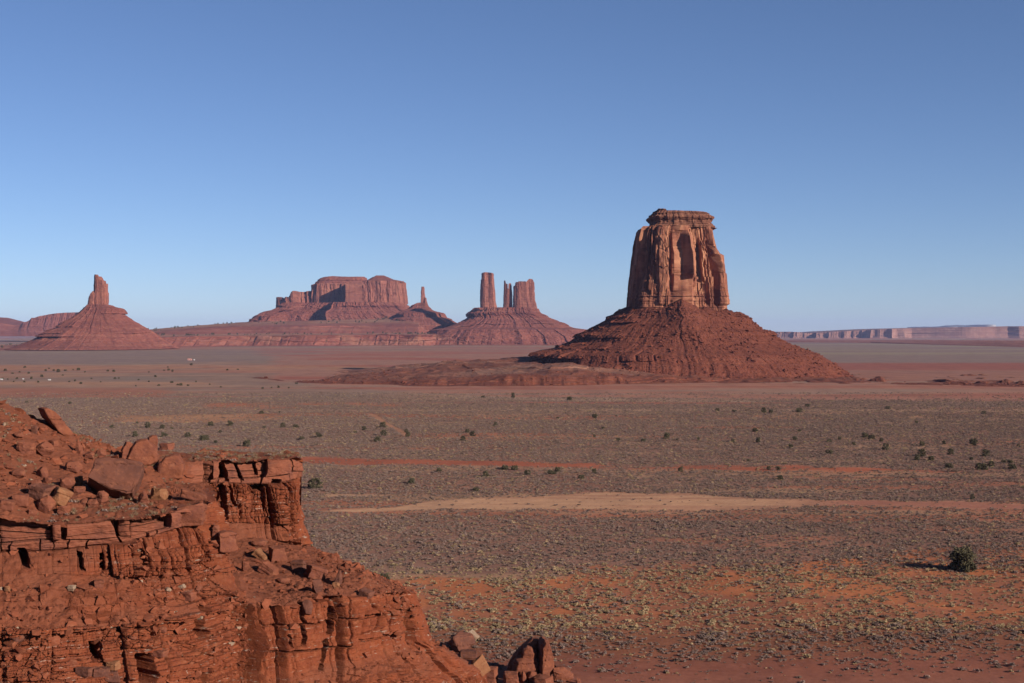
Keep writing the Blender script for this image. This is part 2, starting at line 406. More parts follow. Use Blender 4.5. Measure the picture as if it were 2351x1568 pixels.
def butte(D, rows, hy, sky=None, front=None, nS=300, nZ=160, disp=None, topn=8, toprough=1.0, foot_p=4.0, sil=None):
    """rock mass with its outline given row by row (row, left, right), half depth hy metres.
    front: (u, depth factor) of the face turned to us. Returns verts, quads, and helper arrays."""
    rows = np.array(sorted(rows), float)
    if sil is None: sil = hy * .6 if foot_p >= 3 else 0
    Ds = D - sil                                # the rim one sees stands in front of the middle
    zr = P(CXP, rows[:, 0], Ds)[:, 2][::-1]
    xl = ((rows[:, 1] - CXP) / F * Ds)[::-1]; xr = ((rows[:, 2] - CXP) / F * Ds)[::-1]
    zb, zt = zr[0], zr[-1]
    th = np.linspace(0, math.pi, nS + 1)
    u = -np.cos(th); sn = np.sin(th)
    e = 2.0 / foot_p
    uu = np.sign(u) * np.abs(u) ** e; vv = sn ** e
    fr = np.ones_like(uu) if front is None else np.interp(uu, [f[0] for f in front], [f[1] for f in front])
    U = np.concatenate([uu, uu[-2:0:-1]]); Vd = np.concatenate([-vv * fr, vv[-2:0:-1]])
    n = len(U)
    if sky is None: ztop = np.full(n, zt)
    else:
        sk = np.array(sky, float)
        pxs = rows[0, 1] + (U + 1) / 2 * (rows[0, 2] - rows[0, 1])
        ztop = P(CXP, np.interp(pxs, sk[:, 0], sk[:, 1]), Ds)[:, 2]
    t = np.linspace(0, 1, nZ + 1)[:, None]
    Z = zb + t * (ztop[None] - zb)
    XL = np.interp(Z, zr, xl); XR = np.interp(Z, zr, xr)
    hx = (XR - XL) / 2; cx = (XL + XR) / 2
    ref = np.median((xr - xl) / 2)
    # the sides swell or narrow until the widest points of every level stand on its outline
    TL = np.interp(Z, zr, rows[::-1, 1]); TR = np.interp(Z, zr, rows[::-1, 2])
    lv = np.arange(nZ + 1)
    for it in range(4 if foot_p >= 3 else 0):
        X = cx + hx * U[None]; Y = D + hy * (hx / ref) ** .8 * Vd[None]
        pq = CXP + F * X / Y
        i0, i1 = pq.argmin(1), pq.argmax(1)
        XL = XL + (TL[lv, i0] - pq[lv, i0])[:, None] * D / F; XR = XR + (TR[lv, i1] - pq[lv, i1])[:, None] * D / F
        hx = np.maximum((XR - XL) / 2, 1.0); cx = (XL + XR) / 2
    X = cx + hx * U[None]; Y = D + hy * (hx / ref) ** .8 * Vd[None]
    j = nZ // 2
    dx = np.roll(X[j], -1) - np.roll(X[j], 1); dy = np.roll(Y[j], -1) - np.roll(Y[j], 1)
    ln = np.hypot(dx, dy) + 1e-9
    nx, ny = dy / ln, -dx / ln                  # outward (front half runs left to right)
    k = np.ones(5) / 5
    sm = lambda v: np.convolve(np.concatenate([v[-2:], v, v[:2]]), k, 'valid')
    nx, ny = sm(nx), sm(ny)
    a = np.concatenate([[0], np.cumsum(np.hypot(np.diff(X[j]), np.diff(Y[j])))])
    if disp is not None:
        d = disp(a[None] + 0 * Z, Z, X, Y, t + 0 * Z, np.broadcast_to(Vd < 0, Z.shape))
        X = X + nx[None] * d; Y = Y + ny[None] * d
    V = np.stack([X, Y, Z], -1)
    ring = np.arange(n)
    i = np.arange(nZ)[:, None] * n
    Q = np.stack([i + ring, i + np.roll(ring, -1), i + n + np.roll(ring, -1), i + n + ring], -1).reshape(-1, 4)
    # top: strips from the front rim to the back rim
    top = V[-1]
    fi = np.arange(0, nS + 1); bi = np.concatenate([[0], np.arange(n - 1, nS, -1), [nS]])
    s = np.linspace(0, 1, topn + 1)[1:-1]
    T = top[fi][None] * (1 - s[:, None, None]) + top[bi][None] * s[:, None, None]
    T[..., 2] += toprough * fbm(T[..., 0] / (6 * toprough), T[..., 1] / (6 * toprough), 0, 4, 77) * np.sin(math.pi * s)[:, None] ** .4
    off = nZ * n
    idx = np.concatenate([(off + fi)[None], (V.shape[0] * n + np.arange(T.shape[0] * (nS + 1)).reshape(T.shape[0], nS + 1)), (off + bi)[None]])
    Q2 = np.stack([idx[:-1, :-1], idx[:-1, 1:], idx[1:, 1:], idx[1:, :-1]], -1).reshape(-1, 4)
    return np.concatenate([V.reshape(-1, 3), T.reshape(-1, 3)]), np.concatenate([Q, Q2])

def talus_disp(sc, seed, zb, zt, far=0.0):
    def f(a, z, X, Y, t, fr):
        g = -np.abs(fbm(a / (10 * sc) + .25 * vn(a / (20 * sc), z / (24 * sc), 0, seed), z / (110 * sc), 0, 5, seed + 1)) * 5 * sc
        r = 2.3 * sc * fbm(a / (4 * sc), z / (3 * sc), Y / (9 * sc), 6, seed + 2, .62)
        b = 1.5 * sc * beds(z + 1.5 * sc * vn(a / (14 * sc), 0, 0, seed + 3), 6 * sc, seed + 4) * (.4 + .6 * sst(-.1, .3, fbm(a / (26 * sc), 0, 0, 3, seed + 6)))
        b2 = columns(a, z, 5 * sc, .9 * sc, seed + 7, zb, zt)
        if far:
            S = 5.5 * sc
            zz = z + 1.3 * S * fbm(a / (12 * S), 0, 0, 4, seed + 8)
            d = -far * 1.9 * S * np.abs(fbm(a / (5.0 * S), z / (60 * S), 0, 4, seed + 9)) + far * .5 * S * beds(zz, 2.1 * S, seed + 10) * (.3 + .9 * sst(-.15, .25, fbm(a / (9 * S), z / (4 * S), 0, 3, seed + 12)))
            d = d + columns(a, z, 2.2 * S, .28 * S * far, seed + 13, zb, zt)
            return d + r * 1.6
        return (g * 1.05 * (1 - .55 * t) + r * .8 + b * .8 + b2 * .35) * np.clip(1.15 - .2 * t, .3, 1)
    return f

def cliff_disp(sc, seed, zb, zt, base=.22):
    def f(a, z, X, Y, t, fr):
        d = columns(a, z, 26 * sc, 2.6 * sc, seed, zb, zt, 1.6, .018, .3, 6.0)
        ms = sst(-.2, .3, fbm(a / (30 * sc), z / (60 * sc), 0, 3, seed + 19))
        d = d + columns(a, z, 11 * sc, 1.4 * sc, seed + 20, zb, zt, 1.6, .03, .35, 4.5) * (.3 + .9 * ms)
        d = d + columns(a, z, 4 * sc, .6 * sc, seed + 40, zb, zt, .9, .1) * ms
        hh, q1, q2 = cell2((a + .3 * z * vn(a / (25 * sc), z / (50 * sc), 0, seed + 71) * .4) / (8 * sc) + .35 * vn(a / (6 * sc), z / (12 * sc), 0, seed + 70), z / (30 * sc), seed + 72)
        d = d + 2.4 * sc * (hh - .5) - .7 * sc * (q2 - q1 < .05)
        hh, q1, q2 = cell2((a + .6 * sc * vn(a / (3 * sc), z / (5 * sc), 0, seed + 73)) / (3 * sc), z / (9 * sc), seed + 74)
        d = d + .9 * sc * (hh - .5)
        d = d + .45 * sc * fbm(a / (3 * sc), z / (7 * sc), 0, 4, seed + 60)
        low = 1 - sst(base * .8, base * 1.25, t)
        b = .8 * sc * beds(z, 3.0 * sc, seed + 61) + .5 * sc * beds(z, 1.1 * sc, seed + 63) + columns(a, z, 2.6 * sc, .5 * sc, seed + 64, zb, zt)
        return d * (1 - .5 * low) + low * b
    return f

def zpx(py, D): return float(P(CXP, py, D)[2])
def xpx(px, D): return (px - CXP) / F * D

def rock_templates(n, seed, sub=1):
    """small angular stones used for rubble: list of (verts, tris)"""
    out = []
    r = random.Random(seed)
    for i in range(n):
        bm = bmesh.new()
        for k in range(r.randint(9, 13)):
            v = Vector((r.gauss(0, 1), r.gauss(0, 1), r.gauss(0, 1))).normalized()
            q = max(abs(v.x), abs(v.y), abs(v.z)); v = v.lerp(v / q, .6) * r.uniform(.75, 1)
            bm.verts.new((v.x * r.uniform(.8, 1), v.y, v.z * .75))
        bmesh.ops.convex_hull(bm, input=bm.verts)
        bmesh.ops.delete(bm, geom=[v for v in bm.verts if not v.link_faces], context='VERTS')
        bmesh.ops.triangulate(bm, faces=bm.faces)
        bm.verts.index_update()
        out.append((np.array([v.co[:] for v in bm.verts]), np.array([[v.index for v in f.verts] for f in bm.faces])))
        bm.free()
    return out

def rubble(name, pts, sizes, mat, seed, label=None):
    """uncountable broken stone: every stone a hull, all in one object"""
    tp = rock_templates(10, seed); r = np.random.default_rng(seed)
    Vs, Ts, off = [], [], 0
    which = r.integers(0, len(tp), len(pts))
    for k, (v, t) in enumerate(tp):
        sel = np.where(which == k)[0]
        if not len(sel): continue
        ang = r.uniform(0, 6.283, len(sel)); tl = r.normal(0, .35, len(sel))
        s = sizes[sel][:, None] * np.stack([r.uniform(.7, 1.3, len(sel)), r.uniform(.7, 1.2, len(sel)), r.uniform(.45, 1., len(sel))], -1)
        w = v[None] * s[:, None]
        ca, sa = np.cos(tl)[:, None], np.sin(tl)[:, None]
        x, z = w[..., 0] * ca - w[..., 2] * sa, w[..., 0] * sa + w[..., 2] * ca
        y = w[..., 1]; ca, sa = np.cos(ang)[:, None], np.sin(ang)[:, None]
        w = np.stack([x * ca - y * sa, x * sa + y * ca, z], -1) + pts[sel][:, None]
        Vs.append(w.reshape(-1, 3))
        Ts.append((t[None] + (np.arange(len(sel)) * len(v))[:, None, None]).reshape(-1, 3) + off)
        off += len(sel) * len(v)
    o = mk(name, np.concatenate(Vs), np.concatenate(Ts), mat, tri=True)
    tag(o, kind='stuff')
    if label: o['label'] = label
    return o

def talus_points(V, Q, n, rng, ymax, zlo, zhi, steep=.97):
    c = V[Q[:, 0]]; p1 = V[Q[:, 1]]; p2 = V[Q[:, 3]]
    nrm = np.cross(p1 - c, p2 - c); ar = np.linalg.norm(nrm, axis=1) + 1e-9
    ok = (c[:, 1] < ymax) & (c[:, 2] > zlo) & (c[:, 2] < zhi)
    w = ar * ok; w = w / w.sum()
    i = rng.choice(len(Q), n, p=w)
    a, b = rng.random((n, 1)), rng.random((n, 1))
    return c[i] + (p1[i] - c[i]) * a + (p2[i] - c[i]) * b

TONE = {}
def main_butte():
    D = 1700.0
    root = empty('butte', (xpx(1560, D), D, 0), 'big red sandstone butte with a layered flat cap, nearest and tallest of all', 'butte')
    rows = [(716, 1438, 1672), (700, 1439, 1668), (680, 1442, 1665), (660, 1446, 1663), (635, 1450, 1661), (610, 1451, 1659), (583, 1453, 1656),
            (570, 1455, 1648), (545, 1457, 1642), (525, 1462, 1638), (519, 1468, 1637)]
    zb, zt = zpx(716, D), zpx(519, D)
    base = cliff_disp(1.0, 100, zb, zt, .24)
    def dsp(a, z, X, Y, t, fr):
        d = base(a, z, X, Y, t, fr) * 1.1
        px = CXP + X / Y * F; py = HOR - (z - CAMZ) / Y * F
        edge = sst(0, 12, np.minimum(px - np.interp(py, [519, 570, 610, 716], [1466, 1454, 1450, 1438]), np.interp(py, [519, 570, 610, 716], [1638, 1649, 1659, 1672]) - px))
        d = d * (.3 + .7 * edge)
        p1, q1, q2 = cell2(a / 9 + .5 * vn(a / 7, z / 16, 0, 181), z / 34, 180); p2, q1, q2 = cell2(a / 4 + .4 * vn(a / 3, z / 6, 0, 183), z / 15, 182)
        TONE['t'] = np.clip(.5 + .75 * (p1 - .5) + .5 * (p2 - .5), 0, 1)
        f = fr * 1.0
        def box(x0, x1, y0, y1, sx=2.0, sy=3.0):
            w = 1.2 * fbm(z / 9, a / 9, 0, 3, 151)
            return f * sst(x0 - sx, x0 + sx, px + w) * (1 - sst(x1 - sx, x1 + sx, px + w)) * sst(y0 - sy, y0 + sy, py) * (1 - sst(y1 - sy, y1 + sy, py))
        sl = (py - 535) / 120.0
        def buttress(x0, lean, p, run, y0, y1, sd):
            e = x0 + lean * sl + 1.3 * fbm(z / 6, sd, 0, 4, 160 + sd) + 2.0 * fbm(z / 25, sd, 0, 2, 170 + sd)
            up = sst(y0, y0 + 22, py + 5 * fbm(px / 5, sd, 0, 3, 165)) * (1 - sst(y1 - 6, y1 + 10, py + 8 * fbm(px / 4, sd, 1, 3, 166)))
            return f * up * p * (sst(e - .7, e + .7, px) * (1 - sst(e + run * .3, e + run, px)) - .55 * sst(e - 9, e - .7, px) * (1 - sst(e - .7, e + .7, px)))
        d = d + buttress(1572, 10, 13.0, 27, 524, 636, 1) + buttress(1540, 3, 3.0, 16, 530, 690, 2) + buttress(1490, -2, 3.0, 30, 530, 670, 3) + buttress(1606, 9, 6.5, 13, 545, 640, 4)
        d = d - 6 * f * sst(1608 + 8 * sl, 1609 + 8 * sl, px) * (1 - sst(1617 + 8 * sl, 1620 + 8 * sl, px)) * sst(590, 604, py) * (1 - sst(690, 710, py))
        d = d - 6 * f * sst(1618 + 22 * sl, 1621 + 22 * sl, px) * (1 - sst(1628 + 24 * sl, 1633 + 24 * sl, px)) * sst(548, 560, py) * (1 - sst(612, 622, py))
        d = d - 8 * f * sst(1634 + 3 * sl, 1637 + 3 * sl, px) * (1 - sst(1643 + 3 * sl, 1645 + 3 * sl, px)) * sst(582, 590, py) * (1 - sst(690, 712, py))
        d = d + 4 * box(1646, 1670, 584, 700) 
        d = d - 5 * f * sst(1489, 1491, px) * (1 - sst(1493, 1496, px)) * (1 - sst(600, 640, py))
        d = d - 4 * box(1474, 1482, 575, 612)
        d = d + 3.5 * box(1512, 1536, 545, 700) - 3 * box(1500, 1508, 610, 650, 1)
        return d
    V, Q = butte(D, rows, 62, front=[(-1, .97), (-.3, .99), (.1, 1.0), (.55, .96), (.8, .88), (1, .75)], nS=820, nZ=420, disp=dsp, topn=14, toprough=2, foot_p=7)
    tn = np.full(len(V), .5); tn[:TONE['t'].size] = TONE['t'].ravel()
    keep(mk('cliff', V, Q, M['cliff_main'], attrs={'tone': tn}), root)
    # dark rib on the left flank
    r2 = [(722, 1436, 1462), (700, 1440, 1460), (660, 1443, 1460), (640, 1445, 1460), (631, 1447, 1458)]
    V, Q = butte(D + 14, r2, 26, nS=120, nZ=160, disp=cliff_disp(.5, 160, zpx(722, D), zpx(631, D)), topn=5)
    keep(mk('side_pillar', V, Q, M['cliff']), root)
    # layered cap
    rc = [(524, 1480, 1640), (519, 1484, 1639), (516, 1489, 1636), (512, 1491, 1633), (504, 1490, 1634), (498, 1489, 1634), (494, 1491, 1630), (490, 1493, 1624), (486, 1498, 1620), (480, 1501, 1617)]
    sky = [(1490, 489), (1500, 482), (1506, 479), (1519, 480), (1523, 484), (1560, 485), (1600, 486), (1618, 487), (1626, 492), (1640, 500)]
    zb2, zt2 = zpx(524, D), zpx(480, D)
    def capd(a, z, X, Y, t, fr):
        return 1.5 * beds(z + .5 * vn(a / 9, 0, 0, 171), 2.2, 170) + .9 * beds(z, .9, 172) + columns(a, z, 6, .8, 173, zb2, zt2) + columns(a, z, 2.2, .5, 176, zb2, zt2) + 1.2 * fbm(a / 4, z / 3, 0, 4, 174)
    V, Q = butte(D, rc, 42, sky=sky, nS=520, nZ=90, disp=capd, topn=12, toprough=1.6, foot_p=4)
    keep(mk('cap_layer', V, Q, M['butte_cap']), root)
    # talus
    rt = [(688, 1442, 1668), (700, 1439, 1671), (706, 1434, 1674), (712, 1421, 1678), (722, 1409, 1697), (732, 1398, 1718), (742, 1378, 1725), (754, 1354, 1739), (763, 1339, 1764), (771, 1327, 1771),
          (790, 1298, 1808), (803, 1262, 1842), (811, 1234, 1865), (826, 1222, 1890), (840, 1205, 1912), (856, 1180, 1935), (868, 1150, 1960), (878, 1120, 1985)]
    zb3, zt3 = zpx(878, D), zpx(688, D)
    tsky = [(1425, 713), (1446, 706), (1466, 713), (1488, 707), (1505, 713), (1524, 703), (1538, 694), (1547, 690), (1558, 695), (1575, 704), (1588, 714), (1604, 708), (1622, 718), (1642, 713), (1660, 722), (1675, 722)]
    tb = talus_disp(1.0, 200, zb3, zt3)
    def td(a, z, X, Y, t, fr):
        d = tb(a, z, X, Y, t, fr)
        px = CXP + X / D * F; py = HOR - (z - CAMZ) / D * F
        d = d * (.75 + .25 * sst(-.2, .3, fbm(a / 60, 0, 0, 2, 207)))
        # debris cone leaning against the middle of the face
        d = d + fr * 20 * np.exp(-((px - (1545 + 20 * (1 - t))) / (32 + 60 * (1 - t))) ** 2) * sst(.35, .8, t) * (1 - .5 * sst(.9, 1.0, t))
        # shale ledges on the left side and the right shoulder
        for y0, y1, x0, x1, s in ((728, 741, 1392, 1455, 6), (805, 818, 1220, 1330, 9), (790, 799, 1270, 1390, 4), (806, 822, 1395, 1480, 6), (768, 774, 1300, 1420, 4), (716, 727, 1660, 1745, 4), (760, 769, 1740, 1790, 5), (838, 850, 1180, 1400, 4)):
            wv = 3 * fbm(a / 12, 0, 0, 3, 211)
            bx = sst(x0, x0 + 12, px) * (1 - sst(x1 - 12, x1, px))
            pr = sst(y0 - 7, y0, py + wv * .3) * (1 - sst(y1, y1 + 1.2, py + wv * .3))
            kk, dd, loc, _ = cell1(a / 15 + .2 * vn(a / 5, z / 5, 0, 5), int(y0))
            d = d + bx * pr * s * (.25 + 1.0 * h1(kk, int(y0) + 1)) - bx * pr * s * .7 * np.exp(-(dd / .1) ** 2)
        return d
    V, Q = butte(D, rt, 128, sky=tsky, nS=900, nZ=420, disp=td, topn=8, toprough=2, foot_p=2.3)
    keep(mk('talus_slope', V, Q, M['talus']), root)
    rng = np.random.default_rng(5)
    n = 20000
    pts = talus_points(V, Q, n, rng, D - 5, 0, zt3 - 8)
    px = CXP + pts[:, 0] / D * F
    sz = np.clip(.33 * (rng.pareto(1.8, n) + 1), .33, 3.0) * np.where(np.abs(fbm(pts[:, 0] / 40, pts[:, 2] / 40, 0, 2, 9)) > .12, 1, .6)
    rubble('talus_boulders', pts, sz, M['talus'], 31)
    return root

def simple_butte(name, label, D, parts, loc):
    root = empty(name, loc, label, 'butte')
    for k, (pn, kw, dsp, mat) in enumerate(parts):
        V, Q = butte(disp=dsp, **kw)
        keep(mk(pn, V, Q, mat), root)
    return root

def far_buttes():
    # left: hand-like spire on a talus cone
    D = 4500.0
    sky = [(215, 668), (216.6, 654), (217, 630), (221, 630), (222.2, 635), (229, 634), (232, 638), (234.5, 643), (239, 644), (240, 650), (242, 653), (245, 651), (249.5, 651)]
    A = dict(D=D, rows=[(714, 209, 250), (700, 211, 250), (690, 212.5, 250.3), (668, 215, 250), (630, 216, 249.5)], hy=26, sky=sky, nS=200, nZ=170, topn=5, toprough=2, foot_p=3)
    B = dict(D=D - 8, rows=[(716, 202.5, 236), (700, 203, 234), (685, 204.5, 232), (674, 209, 230), (668, 214, 226)], hy=20, nS=120, nZ=100, topn=5, toprough=2, foot_p=3)
    T = dict(D=D, rows=[(700, 210, 249), (706, 205, 262), (708, 204, 272), (712, 201, 275), (716, 197, 277), (722, 191, 279), (736, 174, 298), (752, 150, 324), (762, 136, 340), (771, 118, 351), (782, 97, 364), (792, 74, 380), (800, 50, 398)],
             hy=200, nS=420, nZ=200, topn=4, toprough=2, foot_p=2.2)
    tb = talus_disp(1.6, 300, 0, zpx(700, D), 1.0)
    def td(a, z, X, Y, t, fr):
        d = tb(a, z, X, Y, t, fr)
        px = CXP + X / D * F; py = HOR - (z - CAMZ) / D * F
        for y0, y1, x0, x1, s in ((760, 772, 118, 250, 14), (706, 720, 255, 285, 8), (740, 750, 150, 240, 8)):
            bx = sst(x0, x0 + 8, px) * (1 - sst(x1 - 8, x1, px)); pr = sst(y0 - 8, y0, py) * (1 - sst(y1, y1 + 1.5, py))
            kk, dd, loc, _ = cell1(a / 30, int(y0)); d = d + bx * pr * s * (.3 + h1(kk, int(y0) + 1))
        return d
    simple_butte('butte', 'slender hand-shaped red butte with fingered top on a cone of talus at far left', D, [
        ('cliff', A, cliff_disp(.5, 310, zpx(714, D), zpx(630, D)), M['far_cliff']),
        ('side_pillar', B, cliff_disp(.5, 330, zpx(714, D), zpx(668, D)), M['far_cliff']),
        ('talus_slope', T, td, M['far_talus'])], (xpx(230, D), D, 0))
    # broad mesa
    D = 7000.0
    s7 = 2.0
    zb = zpx(703, D)
    mt = zpx(646, D)
    A = dict(D=D, rows=[(703, 713, 934), (690, 714, 933), (670, 715, 931), (653, 716, 929)], hy=175, sky=[(714, 653), (730, 650), (800, 650), (812, 646), (928, 645)],
             front=[(-1, .1), (-.86, .42), (-.80, .42), (-.74, .30), (-.19, .32), (-.175, 1.0), (.5, 1.06), (.85, 1.0), (1, .7)], nS=700, nZ=150, topn=10, toprough=4, foot_p=6)
    C1 = dict(D=D + 55, rows=[(655, 720, 850), (648, 723, 846), (643, 730, 843), (638, 738, 841), (634, 745, 839)], sky=[(736, 637.5), (745, 636), (764, 634), (800, 635.5), (838, 635), (841, 640)], hy=52, nS=260, nZ=40, topn=6, toprough=4)
    C2 = dict(D=D - 20, rows=[(648, 822, 930), (645, 835, 926), (641, 848, 903), (636, 856, 892), (632, 862, 885)], sky=[(858, 634), (862, 632), (884, 632), (890, 636)], hy=75, nS=220, nZ=40, topn=6, toprough=4)
    S = dict(D=D + 20, rows=[(708, 633, 740), (700, 635, 738), (690, 635.5, 737), (668, 636, 735)], sky=[(636, 683), (637, 681.5), (646, 682), (647, 688), (650, 689), (656, 685), (661, 681), (662.5, 682), (664, 691), (667, 680), (670, 673), (676, 668), (684, 668), (688, 670), (704, 670), (712, 668), (735, 668)],
             hy=80, front=[(-1, .5), (-.5, .7), (0, .8), (1, .6)], nS=360, nZ=110, topn=6, toprough=3, foot_p=4)
    T = dict(D=D, rows=[(694, 650, 930), (700, 640, 936), (706, 632, 944), (711, 622, 952), (715, 602, 962), (720, 592, 972), (725, 581, 985), (733, 573, 1000), (738, 570, 1006), (748, 556, 1015), (792, 520, 1040)], hy=330, nS=620, nZ=150, topn=4, toprough=4, foot_p=3,
             front=[(-1, 1), (-.72, .92), (-.58, .6), (-.2, .52), (-.1, .98), (.4, 1), (1, 1)])
    cd = lambda zb_, zt_: (lambda a, z, X, Y, t, fr: 3 * beds(z, 8, 380) + 3 * fbm(a / 12, z / 9, 0, 4, 381))
    simple_butte('mesa', 'broad flat-topped red mesa with a dark shadowed alcove in its face', D, [
        ('cliff', A, cliff_disp(s7, 350, zb, mt, .12), M['far_cliff']),
        ('cap_layer', C1, cd(0, 0), M['far_talus']), ('cap_layer', C2, cd(0, 0), M['far_talus']),
        ('side_pillar', S, cliff_disp(1.5, 370, zb, zpx(668, D)), M['far_cliff']),
        ('talus_slope', T, talus_disp(2.4, 390, zpx(748, D), zpx(694, D), 1.0), M['far_talus'])], (xpx(820, D), D, 0))['category'] = 'mesa'
    # thin spire beside it
    D = 6700.0
    A = dict(D=D, rows=[(704, 965.5, 977.5), (692, 965.8, 977.5), (677, 966.5, 976), (665, 968, 975), (658, 968.5, 974)], hy=10, nS=80, nZ=120, topn=4, toprough=1, foot_p=3)
    B = dict(D=D - 10, rows=[(708, 973, 983), (700, 974, 981.5), (690, 974.5, 980), (684, 976, 979.5)], hy=10, nS=60, nZ=60, topn=3, toprough=1, foot_p=3)
    T = dict(D=D, rows=[(695, 962, 979), (700, 950, 981), (703, 946, 982), (708, 940, 987), (714, 925, 996), (719, 915, 1018), (721, 912, 1021), (729, 908, 1025), (732, 900, 1034), (748, 880, 1060), (792, 850, 1090)], hy=210, nS=300, nZ=120, topn=4, toprough=2, foot_p=2.4)
    simple_butte('butte', 'thin needle-like red spire on a small talus cone beside the broad mesa', D, [
        ('cliff', A, cliff_disp(.6, 410, zpx(704, D), zpx(658, D)), M['far_cliff']),
        ('side_pillar', B, cliff_disp(.5, 420, zpx(704, D), zpx(684, D)), M['far_cliff']),
        ('talus_slope', T, talus_disp(2.0, 430, zpx(748, D), zpx(695, D), .8), M['far_talus'])], (xpx(972, D), D, 0))
    # three towers sharing a base
    D = 6300.0
    A = dict(D=D, rows=[(716, 1102, 1145), (708, 1103, 1141), (690, 1103, 1137), (660, 1105, 1135), (640, 1105.5, 1133.5), (625, 1106, 1132.5)], sky=[(1105, 628), (1108, 626), (1114, 625), (1124, 625.5), (1131, 627), (1133, 628)], hy=34, nS=260, nZ=190, topn=6, toprough=2, foot_p=3.4)
    B = dict(D=D + 20, rows=[(714, 1155, 1178), (700, 1155.5, 1176.5), (671, 1156.5, 1175.5), (644, 1157, 1175)], sky=[(1156.5, 648), (1157, 644), (1160, 644), (1161.5, 651), (1165.5, 652), (1166, 663), (1167, 663), (1167.5, 651), (1173, 650), (1175, 656)], hy=20, nS=160, nZ=150, topn=4, toprough=1, foot_p=3)
    C = dict(D=D + 10, rows=[(722, 1177, 1240), (718, 1178, 1236), (709, 1178, 1233), (695, 1178.5, 1230), (687, 1179, 1226.5), (671, 1179, 1225.5), (640, 1179.5, 1225)], sky=[(1179, 657), (1182.5, 655), (1184, 647), (1187, 648), (1190, 646), (1207, 646), (1208, 648), (1209, 646), (1212, 643), (1216, 640), (1223, 641), (1225, 647)],
             hy=40, nS=300, nZ=180, topn=6, toprough=2, foot_p=4)
    T = dict(D=D, rows=[(707, 1088, 1231), (711, 1085, 1234), (715, 1082, 1236), (719, 1074, 1239), (728, 1071, 1261), (731, 1069, 1268), (743, 1048, 1296), (753, 1020, 1318), (757, 990, 1350), (770, 970, 1380), (794, 950, 1400)], hy=230, nS=520, nZ=190, topn=4, toprough=3, foot_p=2.8)
    simple_butte('butte', 'three red rock towers, a tall column and two broken walls, on one terrace', D, [
        ('tall_tower', A, cliff_disp(.8, 450, zpx(716, D), zpx(625, D), .3), M['far_cliff']),
        ('split_tower', B, cliff_disp(.4, 470, zpx(714, D), zpx(644, D), .3), M['far_cliff']),
        ('wall_tower', C, cliff_disp(.75, 490, zpx(722, D), zpx(640, D), .45), M['far_cliff']),
        ('talus_slope', T, talus_disp(2.2, 510, zpx(770, D), zpx(707, D), 1.0), M['far_talus'])], (xpx(1165, D), D, 0))
    # ridges behind the left spire
    D = 8800.0
    sky = [(-260, 722), (-60, 726), (0, 729), (5, 731), (10.5, 737), (24, 740), (47, 741), (52, 747.5), (61, 747), (79, 748), (86, 741), (100, 738), (105, 734), (109, 729), (113, 731), (126, 726.5), (150, 722), (171, 719.5), (194, 718), (240, 717), (262, 722), (280, 735), (300, 750)]
    R = dict(D=D, rows=[(772, -270, 330), (766, -268, 320), (755, -264, 305), (745, -262, 302), (717, -260, 300)], sky=sky, hy=300, nS=600, nZ=90, topn=5, toprough=4, foot_p=6)
    simple_butte('mesa', 'long low stepped red ridge on the skyline behind the hand-shaped butte', D, [
        ('cliff', R, lambda a, z, X, Y, t, fr: cliff_disp(2.5, 530, 0, 120, .5)(a, z, X, Y, t, fr) + 150 * (1 - t) ** 1.2, M['far_talus'])], (xpx(100, D), D, 0))['category'] = 'mesa'
    # long cliffs on the right horizon
    D = 15000.0
    sky = [(1700, 762), (1769, 761.5), (1792, 763), (1809, 765), (1850, 763), (1910, 760), (2015, 755), (2117, 752), (2250, 750), (2351, 749), (2600, 747)]
    steps = [(-1, .5)]
    x = 1690
    rr = random.Random(4)
    edges = [1790, 1830, 1890, 1935, 1975, 1999, 2046, 2117, 2210, 2250, 2290, 2340, 2400, 2480, 2560]
    lv = .55
    pr = lambda px: (px - 1690) / (2650 - 1690) * 2 - 1
    fronts = [(-1, .98)]
    last = 1692
    for x0, x1 in ((1768, 1775), (1800, 1826), (1846, 1856), (1878, 1890), (1908, 1914), (1926, 1952), (1985, 1999), (2021, 2047), (2062, 2117), (2209, 2218), (2244, 2257), (2268, 2287), (2296, 2301), (2322, 2327), (2340, 2356), (2380, 2410), (2440, 2500), (2540, 2560)):
        dep = (x1 - x0) * 4.59 / 1.48 / 900
        fronts += [(pr(max(last + 2, x0 - (x1 - x0) * .8)), 1 + rr.uniform(-.02, .02)), (pr(x0 - 1), 1 - dep), (pr(x1 - .6), 1 - dep), (pr(x1), 1.0)]
        last = x1
    fronts.append((1, .98))
    fronts = sorted(fronts)
    R = dict(D=D, rows=[(781, 1685, 2655), (776, 1688, 2652), (771, 1690, 2650), (747, 1691, 2649)], sky=sky, hy=900, front=fronts, nS=1100, nZ=60, topn=5, toprough=6, foot_p=8)
    simple_butte('mesa', 'long pale pink cliff line of a distant mesa along the right horizon', D, [
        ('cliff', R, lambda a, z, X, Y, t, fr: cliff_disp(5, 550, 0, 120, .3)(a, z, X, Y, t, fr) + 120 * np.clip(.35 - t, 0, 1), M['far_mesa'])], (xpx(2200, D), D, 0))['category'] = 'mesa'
    # snow-dusted summits behind it
    D = 26000.0
